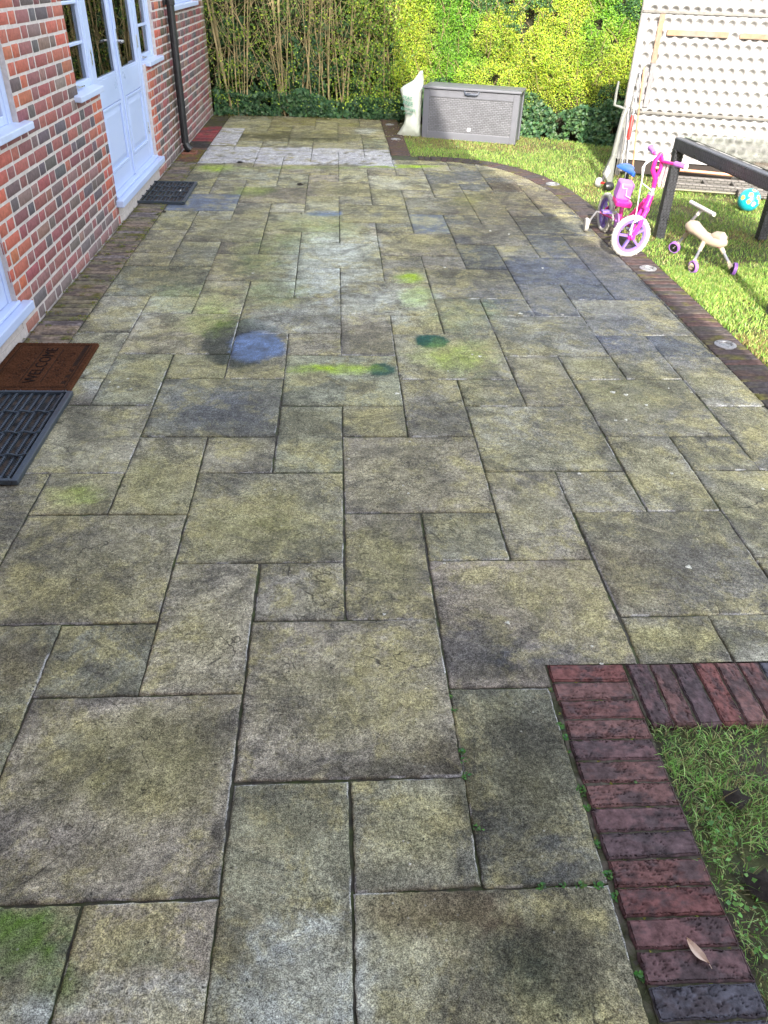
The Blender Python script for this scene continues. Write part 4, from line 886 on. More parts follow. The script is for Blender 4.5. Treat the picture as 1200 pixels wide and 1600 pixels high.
def hedge_leaves(n, a, b, z0, z1, depth, pal, size, name, mat, parent, seed, bump=.16, aspect=.6, gap=.0, lowfade=0., topfade=False, zone=False):
    a = np.array(a, float); b = np.array(b, float); t = b-a; L = np.hypot(*t); t /= L; nr = np.array([t[1], -t[0]])
    s = RS.uniform(0, L, n); z = RS.uniform(z0, z1, n)
    Q = np.stack([s, z, np.zeros(n)], 1); lump = (fbm(Q*2.2, seed, 3)-.5)*2*bump+(fbm(Q*7, seed+3, 2)-.5)*bump*.7
    d = RS.exponential(depth, n); off = lump-d
    keep = fbm(Q*5.5, seed+9, 3) > gap
    if topfade: keep &= z < z0+(z1-z0)*(.25+1.1*fbm(np.stack([s*2.4, 0*s, 0*s], 1), seed+20, 3))
    if lowfade: keep &= RS.uniform(0, 1, n) < np.clip((z-z0)/lowfade+.12, 0, 1)
    s, z, off, Q = s[keep], z[keep], off[keep], Q[keep]; n = len(s)
    C0 = np.stack([a[0]+t[0]*s+nr[0]*off, a[1]+t[1]*s+nr[1]*off, z], 1)
    N = np.tile((nr[0]*.9, nr[1]*.9, .55), (n, 1))
    col = palette(n, pal, Q, seed+5, 3.)
    if zone:
        g = np.clip((fbm(Q*np.array([1.1, 1.3, 1]), seed+31, 4, .6)-.50)*7, 0, 1)[:, None]; col = col*(1-g)+col*np.array((.48, .80, .75))*g
        d = (fbm(Q*np.array([1.6, 2.0, 1]), seed+41, 4, .6) > .60)[:, None] & (RS.uniform(0, 1, (n, 1)) < .7); col = np.where(d, np.array((.06, .15, .055))*RS.uniform(.7, 1.4, (n, 1)), col)
    return leaf_quads(n, C0, RS.uniform(*size, n), N, col, name, mat, parent, aspect=aspect)
PRIV = [(.34, .48, .04), (.42, .54, .04), (.23, .38, .03), (.50, .56, .05), (.14, .26, .03), (.42, .38, .10)]
IVY = [(.04, .095, .045), (.05, .12, .05), (.03, .075, .035), (.07, .15, .05), (.10, .17, .08)]
HA, HB = (.78, 11.12), (5.6, 8.15)
hedge = empty('privet_hedge', (3, 9.8, 0), label='tall yellow green privet hedge in sunlight behind the grey storage box and white panel', cat='hedge'); hedge.location = (0, 0, 0)
core('branches', (HA[0]+.1, HA[1]+.28), (HB[0], HB[1]+.2), .5, 2.15, hedge)
hedge_leaves(230000, HA, HB, .30, 2.1, .085, PRIV, (.012, .023), 'foliage', M_LEAF, hedge, 100, bump=.20, gap=.28, lowfade=.35, zone=True)
tw = MB()
d_ = Vector((HB[0]-HA[0], HB[1]-HA[1])); L_ = d_.length; d_.normalize(); n_ = Vector((d_.y, -d_.x))
for _ in range(420):
    s = random.uniform(.05, L_-.1); z = random.uniform(.1, 1.9); p = Vector(HA)+d_*s+n_*random.uniform(-.22, .02); q = p+d_*random.uniform(-.18, .18)+n_*random.uniform(-.02, .12)
    tw.tube([(p.x, p.y, z), ((p.x+q.x)/2+random.uniform(-.02, .02), (p.y+q.y)/2, z+random.uniform(.05, .15)), (q.x, q.y, z+random.uniform(.12, .35))], [.005, .004, .002], 4, False)
tw.build('twigs', M_TWIG, hedge)
ivy2 = empty('ivy_bank', label='dark ivy along the foot of the sunlit privet hedge right of the storage box', cat='ivy')
hedge_leaves(9000, (.95, 10.90), (4.4, 8.80), .0, .50, .05, IVY+[(.08, .14, .05)], (.035, .06), 'ivy_leaves', M_IVY, ivy2, 130, bump=.10, aspect=.85, gap=.33, topfade=True)
ivy = empty('ivy_ground_cover', label='dark green ivy spreading along the hedge foot at the end of the patio', cat='ivy')
hedge_leaves(9000, (-1.72, 11.26), (.98, 11.10), .0, .36, .09, IVY, (.035, .065), 'ivy_leaves', M_IVY, ivy, 140, bump=.12, aspect=.85, gap=.30, topfade=True)
hedge_leaves(6500, (-1.72, 11.45), (.98, 11.25), .15, 1.15, .10, IVY, (.03, .06), 'climbing_leaves', M_IVY, ivy, 145, bump=.12, aspect=.85, gap=.46)
# bare multi-stemmed shrubs at the left end
SH = [(-1.42, 11.33, 'leftmost leggy shrub of straight tan stems, right beside the end of the brick wall', 9, .20), (-.55, 11.36, 'leggy shrub with a dense bunch of tan upright stems, second from the brick wall', 16, .27), (.08, 11.36, 'leggy shrub with many crossing tan branches, second from the sunlit privet', 15, .30), (.62, 11.30, 'leggy shrub half hidden in leaves, standing next to the sunlit privet', 9, .22)]
M_STEM = material('tan_stem', (.36, .28, .14), .75, .35, 14, .3, 80, col2=(.24, .20, .09))
SP = [(.14, .26, .04), (.22, .35, .04), (.09, .18, .03), (.36, .46, .05)]
for si, (sx, sy, lab, ns, sp) in enumerate(SH):
    sh = empty('leggy_shrub', (sx, sy, 0), 0, lab, 'shrub', 'bare-stemmed shrubs at the end of the patio')
    for k in range(int(ns*1.35)):
        m = MB(); bx = random.uniform(-sp, sp); by = random.uniform(-.12, .10); lean = bx*random.uniform(.2, 1.3)+random.gauss(0, .16); r = random.choice([.004, .005, .007, .009, .012, .015]); Hs = random.uniform(1.9, 2.5)
        pts = [(bx+lean*t*1.2+.02*math.sin(t*5+k), by+random.uniform(-.02, .02), -.03+Hs*t) for t in [i/7 for i in range(8)]]
        m.tube(pts, [r*(1-.5*i/7) for i in range(8)], 7)
        for _ in range(random.randint(1, 4)):
            i = random.randint(2, 6); p = Vector(pts[i]); dr = random.choice([-1, 1]); L = random.uniform(.2, .6)
            m.tube([p, p+Vector((dr*L*.35, random.uniform(-.12, .05), L*.45)), p+Vector((dr*L*.6, random.uniform(-.2, .1), L))], [r*.5, r*.4, r*.2], 5)
        m.build('stem', M_STEM, sh, smooth=True)
    m = MB()
    for _ in range(150):
        p = Vector((random.uniform(-.4, .4), random.uniform(-.16, .12), random.uniform(.35, 1.9))); q = p+Vector((random.uniform(-.3, .3), random.uniform(-.1, .1), random.uniform(-.05, .4)))
        m.tube([p, (p+q)/2+Vector((0, 0, random.uniform(-.04, .04))), q], [.0035, .003, .0015], 4, False)
    m.build('twigs', M_STEM, sh)
    n = [6500, 4200, 6500, 12000][si]; x = RS.normal(0, .30, n); z = RS.uniform(.15, 2.3, n) if si != 3 else RS.uniform(.1, 2.3, n); y = RS.normal(-.03, .2, n)
    P = np.stack([x+sx, y, z], 1); k = fbm(P*5, 150+si, 3) > (.52 if si < 3 else .42); P = P[k]; n = len(P)
    C0 = P-np.array([sx, 0, 0]); leaf_quads(n, C0, RS.uniform(.022, .042, n), np.tile((0, -.8, .6), (n, 1)), palette(n, SP, P, 160, 3), 'foliage', M_LEAF, sh, aspect=.6)
bank = empty('evergreen_backdrop', label='dark evergreen mass behind the bare tan stems at the end of the patio', cat='hedge')
core('branches', (-2.6, 12.05), (1.5, 11.9), .5, 2.5, bank)
hedge_leaves(30000, (-2.6, 11.85), (1.4, 11.62), .1, 2.6, .12, [(.03, .07, .02), (.045, .10, .02), (.02, .05, .015), (.09, .15, .03)], (.025, .05), 'foliage', M_LEAF, bank, 170, bump=.2, gap=.36)
# privet running round the right side of the lawn (seen in reflections and from the side)
side = empty('boundary_hedge', label='privet hedge closing the right side of the lawn beyond the white panel', cat='hedge')
core('branches', (8.9, 8.3), (8.9, -4), .6, 2.3, side); hedge_leaves(9000, (8.6, 8.3), (8.6, -4), .1, 2.4, .1, PRIV[:5], (.07, .12), 'foliage', M_LEAF, side, 180)
# leaf litter on the far paving
lit = []
n = 150; x = np.concatenate([RS.uniform(.58, .95, 60), RS.uniform(-1.4, .8, 50), RS.uniform(1.4, 2.3, 40)]); y = np.concatenate([RS.uniform(9.2, 11.0, 60), RS.uniform(10.95, 11.2, 50), RS.uniform(6.2, 8.2, 40)])
leaf_quads(n, np.stack([x, y, np.full(n, .016)], 1), RS.uniform(.015, .035, n), np.tile((0, 0, 3.), (n, 1)), palette(n, [(.35, .30, .18), (.28, .2, .08), (.4, .36, .25), (.2, .12, .05)], np.stack([x, y, 0*x], 1), 190), 'leaf_litter', M_LEAF, kind='stuff')
# one pale leaf on the foreground bricks
lf = MB(); N_ = 12; up = []; dn = []
for i in range(N_+1):
    t = i/N_; w_ = .0105*math.sin(PI*t)**.8*(1 if t < .8 else .8); up.append((t*.062-.031, w_)); dn.append((t*.062-.031, -w_))
vs = [(x, y, .004+.006*(x/.031)**2+.0012) for x, y in up]+[(x, 0, .0015+.006*(x/.031)**2) for x, _ in up]+[(x, y, .004+.006*(x/.031)**2+.0008) for x, y in dn]
fs = [(k*(N_+1)+i, k*(N_+1)+i+1, (k+1)*(N_+1)+i+1, (k+1)*(N_+1)+i) for k in (0, 1) for i in range(N_)]
lf.add(vs, fs); lf.add([(x, y, z-.0006) for x, y, z in vs], [f[::-1] for f in fs]); lf.tube([(.030, 0, .0075), (.040, -.002, .006)], .0007, 5)
lo = lf.build('fallen_leaf', material('pale_leaf', (.50, .36, .27), .6, .15, 60, .3, 200, col2=(.55, .44, .36)), None, smooth=True, loc=(.742, -.165, .012)); lo.rotation_euler = (0, 0, R(-62)); tag(lo, 'pale pink dry leaf lying on the red foreground bricks', 'leaf')
ROT = material('wet_debris', (.028, .024, .022), .9, .5, 40, .8, 100, spec=.1)
def debris(x, y, r, lab):
    n = 11; vs = [(0, 0, r*.35)]+[(r*(1+.35*math.sin(2.7*k+x*9))*math.cos(k*2*PI/n), r*.8*(1+.3*math.cos(3.1*k))*math.sin(k*2*PI/n), 0) for k in range(n)]
    m = MB(); m.add(vs, [(0, 1+k, 1+(k+1) % n) for k in range(n)]); tag(m.build('clod', ROT, None, loc=(x, y, .006), smooth=True), lab, 'clod')
debris(-.375, 7.02, .035, 'black wet clod of rotted leaf on the far slabs, right of the small mat')
debris(-.33, 7.07, .014, 'tiny black speck just right of the wet clod on the far slabs')
debris(-1.05, 8.00, .035, 'dark scrap lying along the near edge of the washed pale strip of slabs')
debris(-1.48, 5.93, .02, 'small dark pebble of soil on the slab just in front of the small far mat')
debris(.995, .21, .035, 'dark wet clod, upper one in the weedy turf beside the foreground bricks')
debris(.96, -.02, .045, 'large dark torn clod, lower one in the weedy turf beside the foreground bricks')
# ---------------------------------------------------------------- grey storage box
M_BOX = material('grey_resin', (.115, .118, .135), .42, .06, 6, .1, 80)
def weave_mat(name, col, sx, sz, rough=.45, strength=.8, dist=.004, dark=.35, swap=False, diag=False):
    m = material(name, col, rough, .1, 8, 0); n = m.node_tree.nodes; l = m.node_tree.links; b = n['Principled BSDF']
    tc = n.new('ShaderNodeTexCoord'); mp = n.new('ShaderNodeMapping'); mp.inputs['Scale'].default_value = (sx, sx, sz)
    l.new(tc.outputs['Object'], mp.inputs['Vector'])
    sep = n.new('ShaderNodeSeparateXYZ'); l.new(mp.outputs[0], sep.inputs[0])
    add = n.new('ShaderNodeMath'); add.operation = 'ADD'; l.new(sep.outputs[0], add.inputs[0]); l.new(sep.outputs[1], add.inputs[1])
    cb_ = n.new('ShaderNodeCombineXYZ')
    if diag:
        p_ = n.new('ShaderNodeMath'); p_.operation = 'ADD'; q_ = n.new('ShaderNodeMath'); q_.operation = 'SUBTRACT'
        for z_ in (p_, q_): l.new(add.outputs[0], z_.inputs[0]); l.new(sep.outputs[2], z_.inputs[1])
        l.new(p_.outputs[0], cb_.inputs[0]); l.new(q_.outputs[0], cb_.inputs[1])
    else: l.new(add.outputs[0], cb_.inputs[0 if not swap else 1]); l.new(sep.outputs[2], cb_.inputs[1 if not swap else 0])
    br = n.new('ShaderNodeTexBrick'); br.inputs['Color1'].default_value = (1, 1, 1, 1); br.inputs['Color2'].default_value = (.7, .7, .7, 1); br.inputs['Mortar'].default_value = (0, 0, 0, 1)
    br.inputs['Scale'].default_value = 1; br.inputs['Mortar Size'].default_value = .12; br.inputs['Mortar Smooth'].default_value = .7; br.inputs['Brick Width'].default_value = 2; br.inputs['Row Height'].default_value = 1
    l.new(cb_.outputs[0], br.inputs['Vector'])
    bp = n.new('ShaderNodeBump'); bp.inputs['Strength'].default_value = strength; bp.inputs['Distance'].default_value = dist; l.new(br.outputs['Color'], bp.inputs['Height']); l.new(bp.outputs[0], b.inputs['Normal'])
    src = b.inputs['Base Color'].links[0].from_socket; mx = n.new('ShaderNodeMix'); mx.data_type = 'RGBA'; mx.blend_type = 'MULTIPLY'; mx.inputs[0].default_value = dark
    l.new(src, mx.inputs[6]); l.new(br.outputs['Color'], mx.inputs[7]); l.new(mx.outputs[2], b.inputs['Base Color']); return m
M_WEAVE = weave_mat('woven_resin', (.145, .147, .162), 45, 52, dark=.75, dist=.006)
bx = empty('storage_box', (1.06, 9.75, .0), R(-19), 'grey plastic garden storage box with woven front panel on the grass by the hedge', 'storage box')
Wb, Hb, Db = 1.19, .558, .42
m = MB(); m.b2((.012, .02, .0), (Wb-.012, Db, Hb-.01)); m.build('body', M_BOX, bx, bevel=.008)
m = MB(); m.b2((0, 0, 0), (.075, .03, Hb-.005)); m.b2((Wb-.075, 0, 0), (Wb, .03, Hb-.005)); m.b2((.075, .003, 0), (Wb-.075, .03, .085)); m.b2((.075, .003, .47), (Wb-.075, .03, Hb-.005)); m.build('front_frame', M_BOX, bx, bevel=.005)
m = MB(); m.b2((.075, .010, .085), (Wb-.075, .028, .47)); m.build('woven_panel', M_WEAVE, bx)
m = MB()
for s in (-.002, Wb-.012): m.b2((s, .03, .0), (s+.014, .09, Hb-.01)); m.b2((s, Db-.06, .0), (s+.014, Db, Hb-.01))
m.each('side_post', M_BOX, bx, bevel=.004)
m = MB(); m.b2((-.015, -.022, Hb), (Wb+.015, Db+.01, Hb+.026)); m.add([(.0, 0, Hb+.026), (Wb, 0, Hb+.026), (Wb, Db, Hb+.026), (.0, Db, Hb+.026), (.05, .06, Hb+.036), (Wb-.05, .06, Hb+.036), (Wb-.05, Db-.06, Hb+.036), (.05, Db-.06, Hb+.036)], [(0, 1, 5, 4), (1, 2, 6, 5), (2, 3, 7, 6), (3, 0, 4, 7), (4, 5, 6, 7)]); m.build('lid', M_BOX, bx, bevel=.006)
m = MB(); m.tube([(.51, -.004, .553), (.525, -.022, .522), (.60, -.026, .520), (.675, -.022, .522), (.69, -.004, .553)], .010, 8); m.b2((.545, -.024, .505), (.585, -.004, .535)); m.b2((.615, -.024, .505), (.655, -.004, .535)); m.build('lid_latch', material('slate_plastic', (.05, .06, .085), .45, .1), bx, smooth=True)
m = MB(); m.b2((.577, .002, .112), (.617, .011, .15)); m.build('badge', material('pale_badge', (.62, .62, .64), .4, .05), bx, bevel=.003)

# ---------------------------------------------------------------- white sack
M_SACK = material('sack_film', (.52, .55, .47), .42, .10, 10, .3, 30, bdist=.01)
sack = empty('compost_sack', (.93, 9.93, 0), R(-12), 'crumpled white compost sack with faded green lettering leaning on the storage box', 'sack')
prof = [(0.0, -.17, .155, .09), (.06, -.125, .14, .12), (.14, -.075, .135, .13), (.24, -.065, .13, .12), (.34, -.09, .13, .11), (.44, -.125, .13, .09), (.52, -.15, .135, .06), (.56, -.10, .14, .035), (.62, .01, .142, .018), (.68, .055, .135, .012), (.73, .095, .125, .006)]
n = 40; vs = []; fs = []
rows = []
for i in range(34):
    t = i/33*.73; x0 = np.interp(t, [p[0] for p in prof], [p[1] for p in prof]); x1 = np.interp(t, [p[0] for p in prof], [p[2] for p in prof]); th = np.interp(t, [p[0] for p in prof], [p[3] for p in prof])
    for k in range(n):
        a = 2*PI*k/n; cx = (x0+x1)/2; w = (x1-x0)/2; ca, sa = math.cos(a), math.sin(a)
        X = cx+w*np.sign(ca)*abs(ca)**.7; Yq = th*np.sign(sa)*abs(sa)**.8
        vs.append((X, Yq, t))
vs = np.array(vs); q = fbm(vs*np.array([16, 16, 8]), 201, 4, .6)-.5; q2 = fbm(vs*np.array([34, 34, 12])+5, 207, 2)-.5
cr = 1-np.abs(fbm(vs*np.array([11, 11, 5]), 211, 2)-.5)*9; cr = np.clip(cr, 0, 1)
vs[:, 1] += (q*.05+q2*.018+cr*.02)*np.clip(vs[:, 2]/.05, 0, 1)*-1; vs[:, 0] += q2*.02; vs[:, 2] += q*.02*(vs[:, 2] > .02)
idx = np.arange(34*n).reshape(34, n); nxt = np.roll(idx, -1, 1)
f = np.stack([idx[:-1], nxt[:-1], nxt[1:], idx[1:]], -1).reshape(-1, 4)
np_mesh('sack_body', vs, f, M_SACK, parent=sack, smooth=True)
M_GINK = material('faded_green_ink', (.10, .30, .20), .5, .5, 60, 0)
for txt, z, s in (('PEAT', .435, .055), ('FREE', .375, .062), ('COMPOST', .31, .040), ('40 LITRES', .265, .026)):
    text_mesh('printing', txt, s, Matrix.Translation((-.035+(.435-z)*.12, -.142, z)) @ Matrix.Rotation(R(9), 4, 'Y') @ Matrix.Rotation(PI/2, 4, 'X'), M_GINK, sack, .006)

# ---------------------------------------------------------------- white dimpled panel
M_PAN = material('white_dimpled_plastic', (.295, .29, .285), .5, .03, 3, .05, 30)
M_ALU = material('weathered_alloy', (.13, .125, .115), .5, .3, 14, .2, 60, metal=.4)
M_BAT = material('weathered_batten', (.25, .15, .095), .85, .25, 14, .5, 70, col2=(.17, .14, .12))
M_BATG = material('grey_batten', (.17, .16, .165), .85, .2, 14, .5, 70)
pan = empty('dimpled_panel', (2.93, 7.73, 0), R(-15.6), 'tall white dimpled plastic panel with dark ribs standing on the lawn by the hedge', 'garden panel')
PL, PZ0, PZ1 = 2.5, .165, 1.74
st = .0098; nx, nz = int(PL/st), int((PZ1-PZ0)/st)
gx, gz = np.meshgrid(np.linspace(0, PL, nx+1), np.linspace(PZ0, PZ1, nz+1)); x = gx.ravel(); z = gz.ravel()
row = np.floor((z-PZ0)/.098); xo = x+np.where(row % 2 == 0, .0, .049)*1.0; ux = (xo/.098) % 1-.5; uz = ((z-PZ0)/.098) % 1-.5; rr = np.hypot(ux, uz)*.098
dim = np.clip(1-(rr/.037)**2, 0, 1)**.7*.052
dim = dim*((x > .05) & (x < PL-.03))
y = dim+.004*(fbm(np.stack([x*1.3, z*1.3, 0*x], 1), 220, 2)-.5)+.012*np.clip((z-1.5)/.5, 0, 1)
idx = np.arange((nx+1)*(nz+1)).reshape(nz+1, nx+1); f = np.stack([idx[:-1, :-1], idx[:-1, 1:], idx[1:, 1:], idx[1:, :-1]], -1).reshape(-1, 4)
np_mesh('sheet', np.stack([x, y, z], 1), f, M_PAN, parent=pan, smooth=True)
m = MB(); m.b2((0, .060, PZ0), (PL, .075, PZ1)); m.build('backing', M_PAN, pan)
m = MB(); m.b2((-.014, -.006, PZ0-.01), (-.001, .055, PZ1)); m.b2((PL+.001, -.006, PZ0-.01), (PL+.014, .055, PZ1)); m.each('edge_trim', M_ALU, pan, bevel=.002)
for zz in (.615, 1.475, 1.70): m = MB(); m.b2((.0, -.014, zz-.013), (PL, .004, zz+.013)); m.build('rib', M_ALU, pan, bevel=.003)
m = MB(); m.b2((.26, -.018, 1.285), (.83, .003, 1.335)); m.b2((.93, -.018, 1.285), (PL-.3, .003, 1.33)); m.each('batten', M_BAT, pan, bevel=.003)
m = MB(); m.b2((.165, -.020, 1.05), (.215, .003, 1.46)); m.build('batten', M_BAT, pan, bevel=.003)
m = MB(); m.b2((.172, -.0205, .66), (.222, .003, 1.049)); m.b2((.12, -.016, .72), (.160, .003, 1.0)); m.each('batten', M_BATG, pan, bevel=.003)
m = MB(); m.b2((.02, -.012, .0), (.07, .05, PZ0)); m.b2((PL-.07, -.012, .0), (PL-.02, .05, PZ0)); m.b2((1.2, .0, .0), (1.26, .05, PZ0)); m.each('foot', M_ALU, pan, bevel=.003)
m = MB(); m.b2((-.0, .02, .03), (PL, .12, PZ0-.012)); m.build('gap_shade', material('gap_shade_dark', (.022, .016, .013), .85, .3), pan, bevel=.004)  # dark box stands in for the shaded gap under the panel
m = MB()
for k in range(3): m.box((1.7+.17*k, -.003, .42+.02*k), (.015, .002, .3))
# sheet of copper pipe along the foot
m = MB(); m.tube([(.42, -.06, .115), (1.38, -.10, .10), (1.46, -.11, .10)], [.016, .016, .003], 10); tag(m.build('copper_pipe', material('copper', (.60, .28, .17), .4, .15, metal=.3), None, smooth=True, loc=(2.93, 7.73, 0)), 'salmon coloured copper pipe lying along the shaded gap under the white dimpled panel', 'pipe').rotation_euler = (0, 0, R(-15.6))

# ---------------------------------------------------------------- rattan pieces
M_RAT = weave_mat('dark_rattan', (.058, .060, .070), 36, 36, .33, 1., .014, .9, diag=True)
M_RATG = weave_mat('grey_rattan', (.13, .12, .11), 30, 45, .6, 1., .008, .7)
low = empty('rattan_lounger', (3.30, 7.02, 0), R(-15.6), 'folded grey rattan lounger frame lying low on the grass in front of the white panel', 'garden furniture')
m = MB(); m.b2((0, 0, .03), (1.25, .05, .085)); m.build('side_rail', M_RATG, low, bevel=.006)
m = MB(); m.b2((.02, .32, .03), (1.27, .37, .085)); m.build('side_rail', M_RATG, low, bevel=.006)
for k in range(5): m = MB(); m.b2((.05+.28*k, .05, .04), (.08+.28*k, .32, .07)); m.build('slat', M_RATG, low, bevel=.004)
m = MB(); m.b2((.62, -.12, .02), (1.22, -.02, .075)); m.build('leg_rest', M_RATG, low, bevel=.008)
m = MB(); m.tube([(0, 0, .014), (.8, .0, .018), (2.2, .02, .014)], .009, 8); po = m.build('fallen_pole', material('grey_green_pole', (.17, .16, .10), .6, .2), None, smooth=True, loc=(3.30, 7.0, .012)); po.rotation_euler = (0, 0, R(-16)); tag(po, 'thin olive grey pole lying on the grass in front of the rattan lounger', 'pole')

# garden table: woven rim, glass top, corner legs
tb = empty('rattan_table', (2.60, 5.36, 0), 0, 'dark woven rattan garden table with a clear glass top standing behind the bicycle', 'table')
TX, TY, TH = .90, -1.75, .72; rw = .085
def fr(t): return Vector((.085*t, -1.75*t, 0))
dirn = Vector((.13, -1.75, 0)); px_ = Vector((.90, .0, 0))
def legm(p, lw=.068):
    m = MB(); n_ = 60
    for i in range(n_): z0, z1 = i*.664/n_, (i+1)*.664/n_; s = lw+(.004 if i % 2 else -.002); m.box((p[0], p[1], (z0+z1)/2), (s, s, .664/n_))
    return m.build('leg', M_RAT, tb)
for p in ((0.0, 0, 0), (.86, 0, 0), (.14, -1.72, 0), (1.0, -1.72, 0)): legm(p)
def railm(a, b, w=.070, h=.092, z=.70):
    m = MB(); m.bar((a[0], a[1], z), (b[0], b[1], z), w, h); return m.build('rail', M_RAT, tb, bevel=.012)
railm((0, .04), (.14, -1.76)); railm((.86, .04), (1.0, -1.76)); railm((.18, -1.72), (.96, -1.72))
m = MB(); m.bar((.04, .015, .730), (.82, .015, .730), .03, .03); m.build('rear_rail', M_ALU, tb, bevel=.004)
def tglass():
    m = bpy.data.materials.new('table_glass'); m.use_nodes = True; n = m.node_tree.nodes; l = m.node_tree.links; n.clear()
    o = n.new('ShaderNodeOutputMaterial'); mx = n.new('ShaderNodeMixShader'); t = n.new('ShaderNodeBsdfTransparent'); g = n.new('ShaderNodeBsdfGlossy'); fz = n.new('ShaderNodeFresnel'); t.inputs[0].default_value = (.86, .93, .88, 1)
    g.inputs['Roughness'].default_value = .05; fz.inputs[0].default_value = 1.45; d = n.new('ShaderNodeBsdfDiffuse'); d.inputs[0].default_value = (.45, .45, .36, 1); m2 = n.new('ShaderNodeMixShader')
    tc = n.new('ShaderNodeTexCoord'); nz_ = n.new('ShaderNodeTexNoise'); nz_.inputs['Scale'].default_value = 7; nz_.inputs['Detail'].default_value = 6; l.new(tc.outputs['Object'], nz_.inputs['Vector']); mr = n.new('ShaderNodeMapRange'); mr.inputs[1].default_value = .4; mr.inputs[2].default_value = .75; mr.inputs[3].default_value = .04; mr.inputs[4].default_value = .5; l.new(nz_.outputs[0], mr.inputs[0])
    l.new(fz.outputs[0], mx.inputs[0]); l.new(t.outputs[0], mx.inputs[1]); l.new(g.outputs[0], mx.inputs[2]); l.new(mr.outputs[0], m2.inputs[0]); l.new(mx.outputs[0], m2.inputs[1]); l.new(d.outputs[0], m2.inputs[2]); l.new(m2.outputs[0], o.inputs[0]); return m
m = MB(); m.prism([(.03, .03), (.87, .03), (1.0, -1.74), (.16, -1.74)], .7485, .7545); m.build('glass_top', tglass(), tb)

# ---------------------------------------------------------------- teal ball
M_BALL = material('ball_vinyl', (1, 1, 1), .3, .05, 6, 0, attr='Col', coat=.3)
rB = .098; nu, nv_ = 96, 64; th, ph = np.meshgrid(np.linspace(0, 2*PI, nu, endpoint=False), np.linspace(0, PI, nv_)); D = np.stack([np.sin(ph)*np.cos(th), np.sin(ph)*np.sin(th), np.cos(ph)], -1).reshape(-1, 3)
colb = np.tile((.01, .33, .40), (len(D), 1)); 
fl = [(-.30, -.72, .63), (.42, -.80, .42), (.62, -.68, .05), (-.45, -.88, .05), (.05, -1, -.15), (-.85, -.4, .3), (.1, -.35, .95), (.9, -.1, .3), (-.2, .6, .7), (.5, .8, 0), (-.8, .5, -.1)]
for k, v in enumerate(fl):
    v = np.array(v)/np.linalg.norm(v); a = np.arccos(np.clip(D@v, -1, 1)); t1 = np.cross(v, (0, 0, 1.)); t1 /= np.linalg.norm(t1); t2 = np.cross(v, t1); an = np.arctan2(D@t2, D@t1)
    r0 = .21*(1+.16*np.cos(an*8)); c0 = (.55, .40, .08) if k != 4 else (.45, .62, .62)
    colb = np.where((a < r0)[:, None], np.array(c0), colb); colb = np.where((a < .09)[:, None], np.array((.62, .42, .12) if k != 4 else (.2, .5, .2)), colb)
idx = np.arange(nu*nv_).reshape(nv_, nu); nxt = np.roll(idx, -1, 1)
bo = np_mesh('ball', D*rB+np.array((0, 0, rB)), np.stack([idx[:-1], idx[1:], nxt[1:], nxt[:-1]], -1).reshape(-1, 4), M_BALL, col=colb, smooth=True)
bo.location = (3.75, 6.28, .0); tag(bo, 'small teal vinyl ball with orange flowers on the grass under the table', 'ball')

# ---------------------------------------------------------------- child's bicycle
M_PINK = material('pink_enamel', (.55, .02, .20), .28, .04, 8, 0, coat=.5); M_MAG = material('magenta_enamel', (.48, .035, .30), .28, .04, 8, 0, coat=.5)
M_TYRE = material('white_tyre', (.40, .385, .35), .7, .08, 20, .3, 80); M_LAV = material('lavender_plastic', (.19, .12, .42), .4, .05, 10, 0)
M_SIL = material('silver_paint', (.36, .36, .38), .35, .08, 30, 0, metal=.5); M_LILAC = material('lilac_vinyl', (.36, .13, .46), .4, .08, 14, .1); M_CAB = material('white_cable', (.50, .50, .48), .4, .03)
M_BLUE = material('blue_vinyl', (.02, .10, .42), .35, .05)
bike = empty('child_bicycle', (2.2, 4.86, 0), 0, "pink child's bicycle with white tyres, lavender wheels and stabilisers at the patio edge", 'bicycle')
def wheel(name, c, ax, Rr, parent, tw=.019, spokes=5, hubm=None):
    c = Vector(c); ax = Vector(ax).normalized()
    m = MB(); m.torus(c, ax, Rr-tw, tw, 44, 12, 1.15)
    for k in range(44):
        a = 2*PI*k/44; p = ax.orthogonal().normalized(); q = ax.cross(p); d = p*math.cos(a)+q*math.sin(a); t = ax.cross(d)
        m.box(c+d*(Rr-.001)+ax*(.007 if k % 2 else -.007), (.010, .006, .005), Matrix((ax, t, d)).transposed())
    ty = m.build(name, M_TYRE, parent, smooth=True)
    m = MB(); ri = Rr-2*tw; m.lathe(c, ax, [(ri+.006, -.012), (ri+.006, .012), (ri-.014, .010), (ri-.020, 0), (ri-.014, -.010), (ri+.006, -.012)], 44)
    p = ax.orthogonal().normalized(); q = ax.cross(p)
    for k in range(spokes):
        a = 2*PI*(k+.25)/spokes; d = p*math.cos(a)+q*math.sin(a); m.bar(c+d*.02, c+d*(ri-.01), .016, .022, ax)
    m.build('rim', M_LAV, ty, smooth=True)
    m = MB(); m.lathe(c, ax, [(0, -.024), (.026, -.022), (.030, -.010), (.030, .010), (.026, .022), (0, .024)], 20); m.build('hub', hubm or M_MAG, ty, smooth=True)
    return ty
HW = .152; fc = (-.03, -.02, HW); fax = Vector((.12, -.98, .02))
wheel('front_wheel', fc, fax, HW, bike)
rc = (-.02, .66, .152); wheel('rear_wheel', rc, (1, .04, 0), .152, bike)
head_b = Vector((.06, .04, .335)); head_t = Vector((.085, .055, .425))
m = MB(); side = fax.normalized()
for s in (-1, 1):
    m.tube([head_b+side*.030*s, head_b+side*.034*s+Vector((-.02, 0, -.05)), Vector(fc)+side*.034*s+Vector((.035, 0, .09)), Vector(fc)+side*.034*s], [.017, .018, .016, .013], 12)
    m.lathe(Vector(fc)+side*.034*s, side*s, [(.018, -.006), (.018, .006), (.010, .010), (0, .010)], 14)
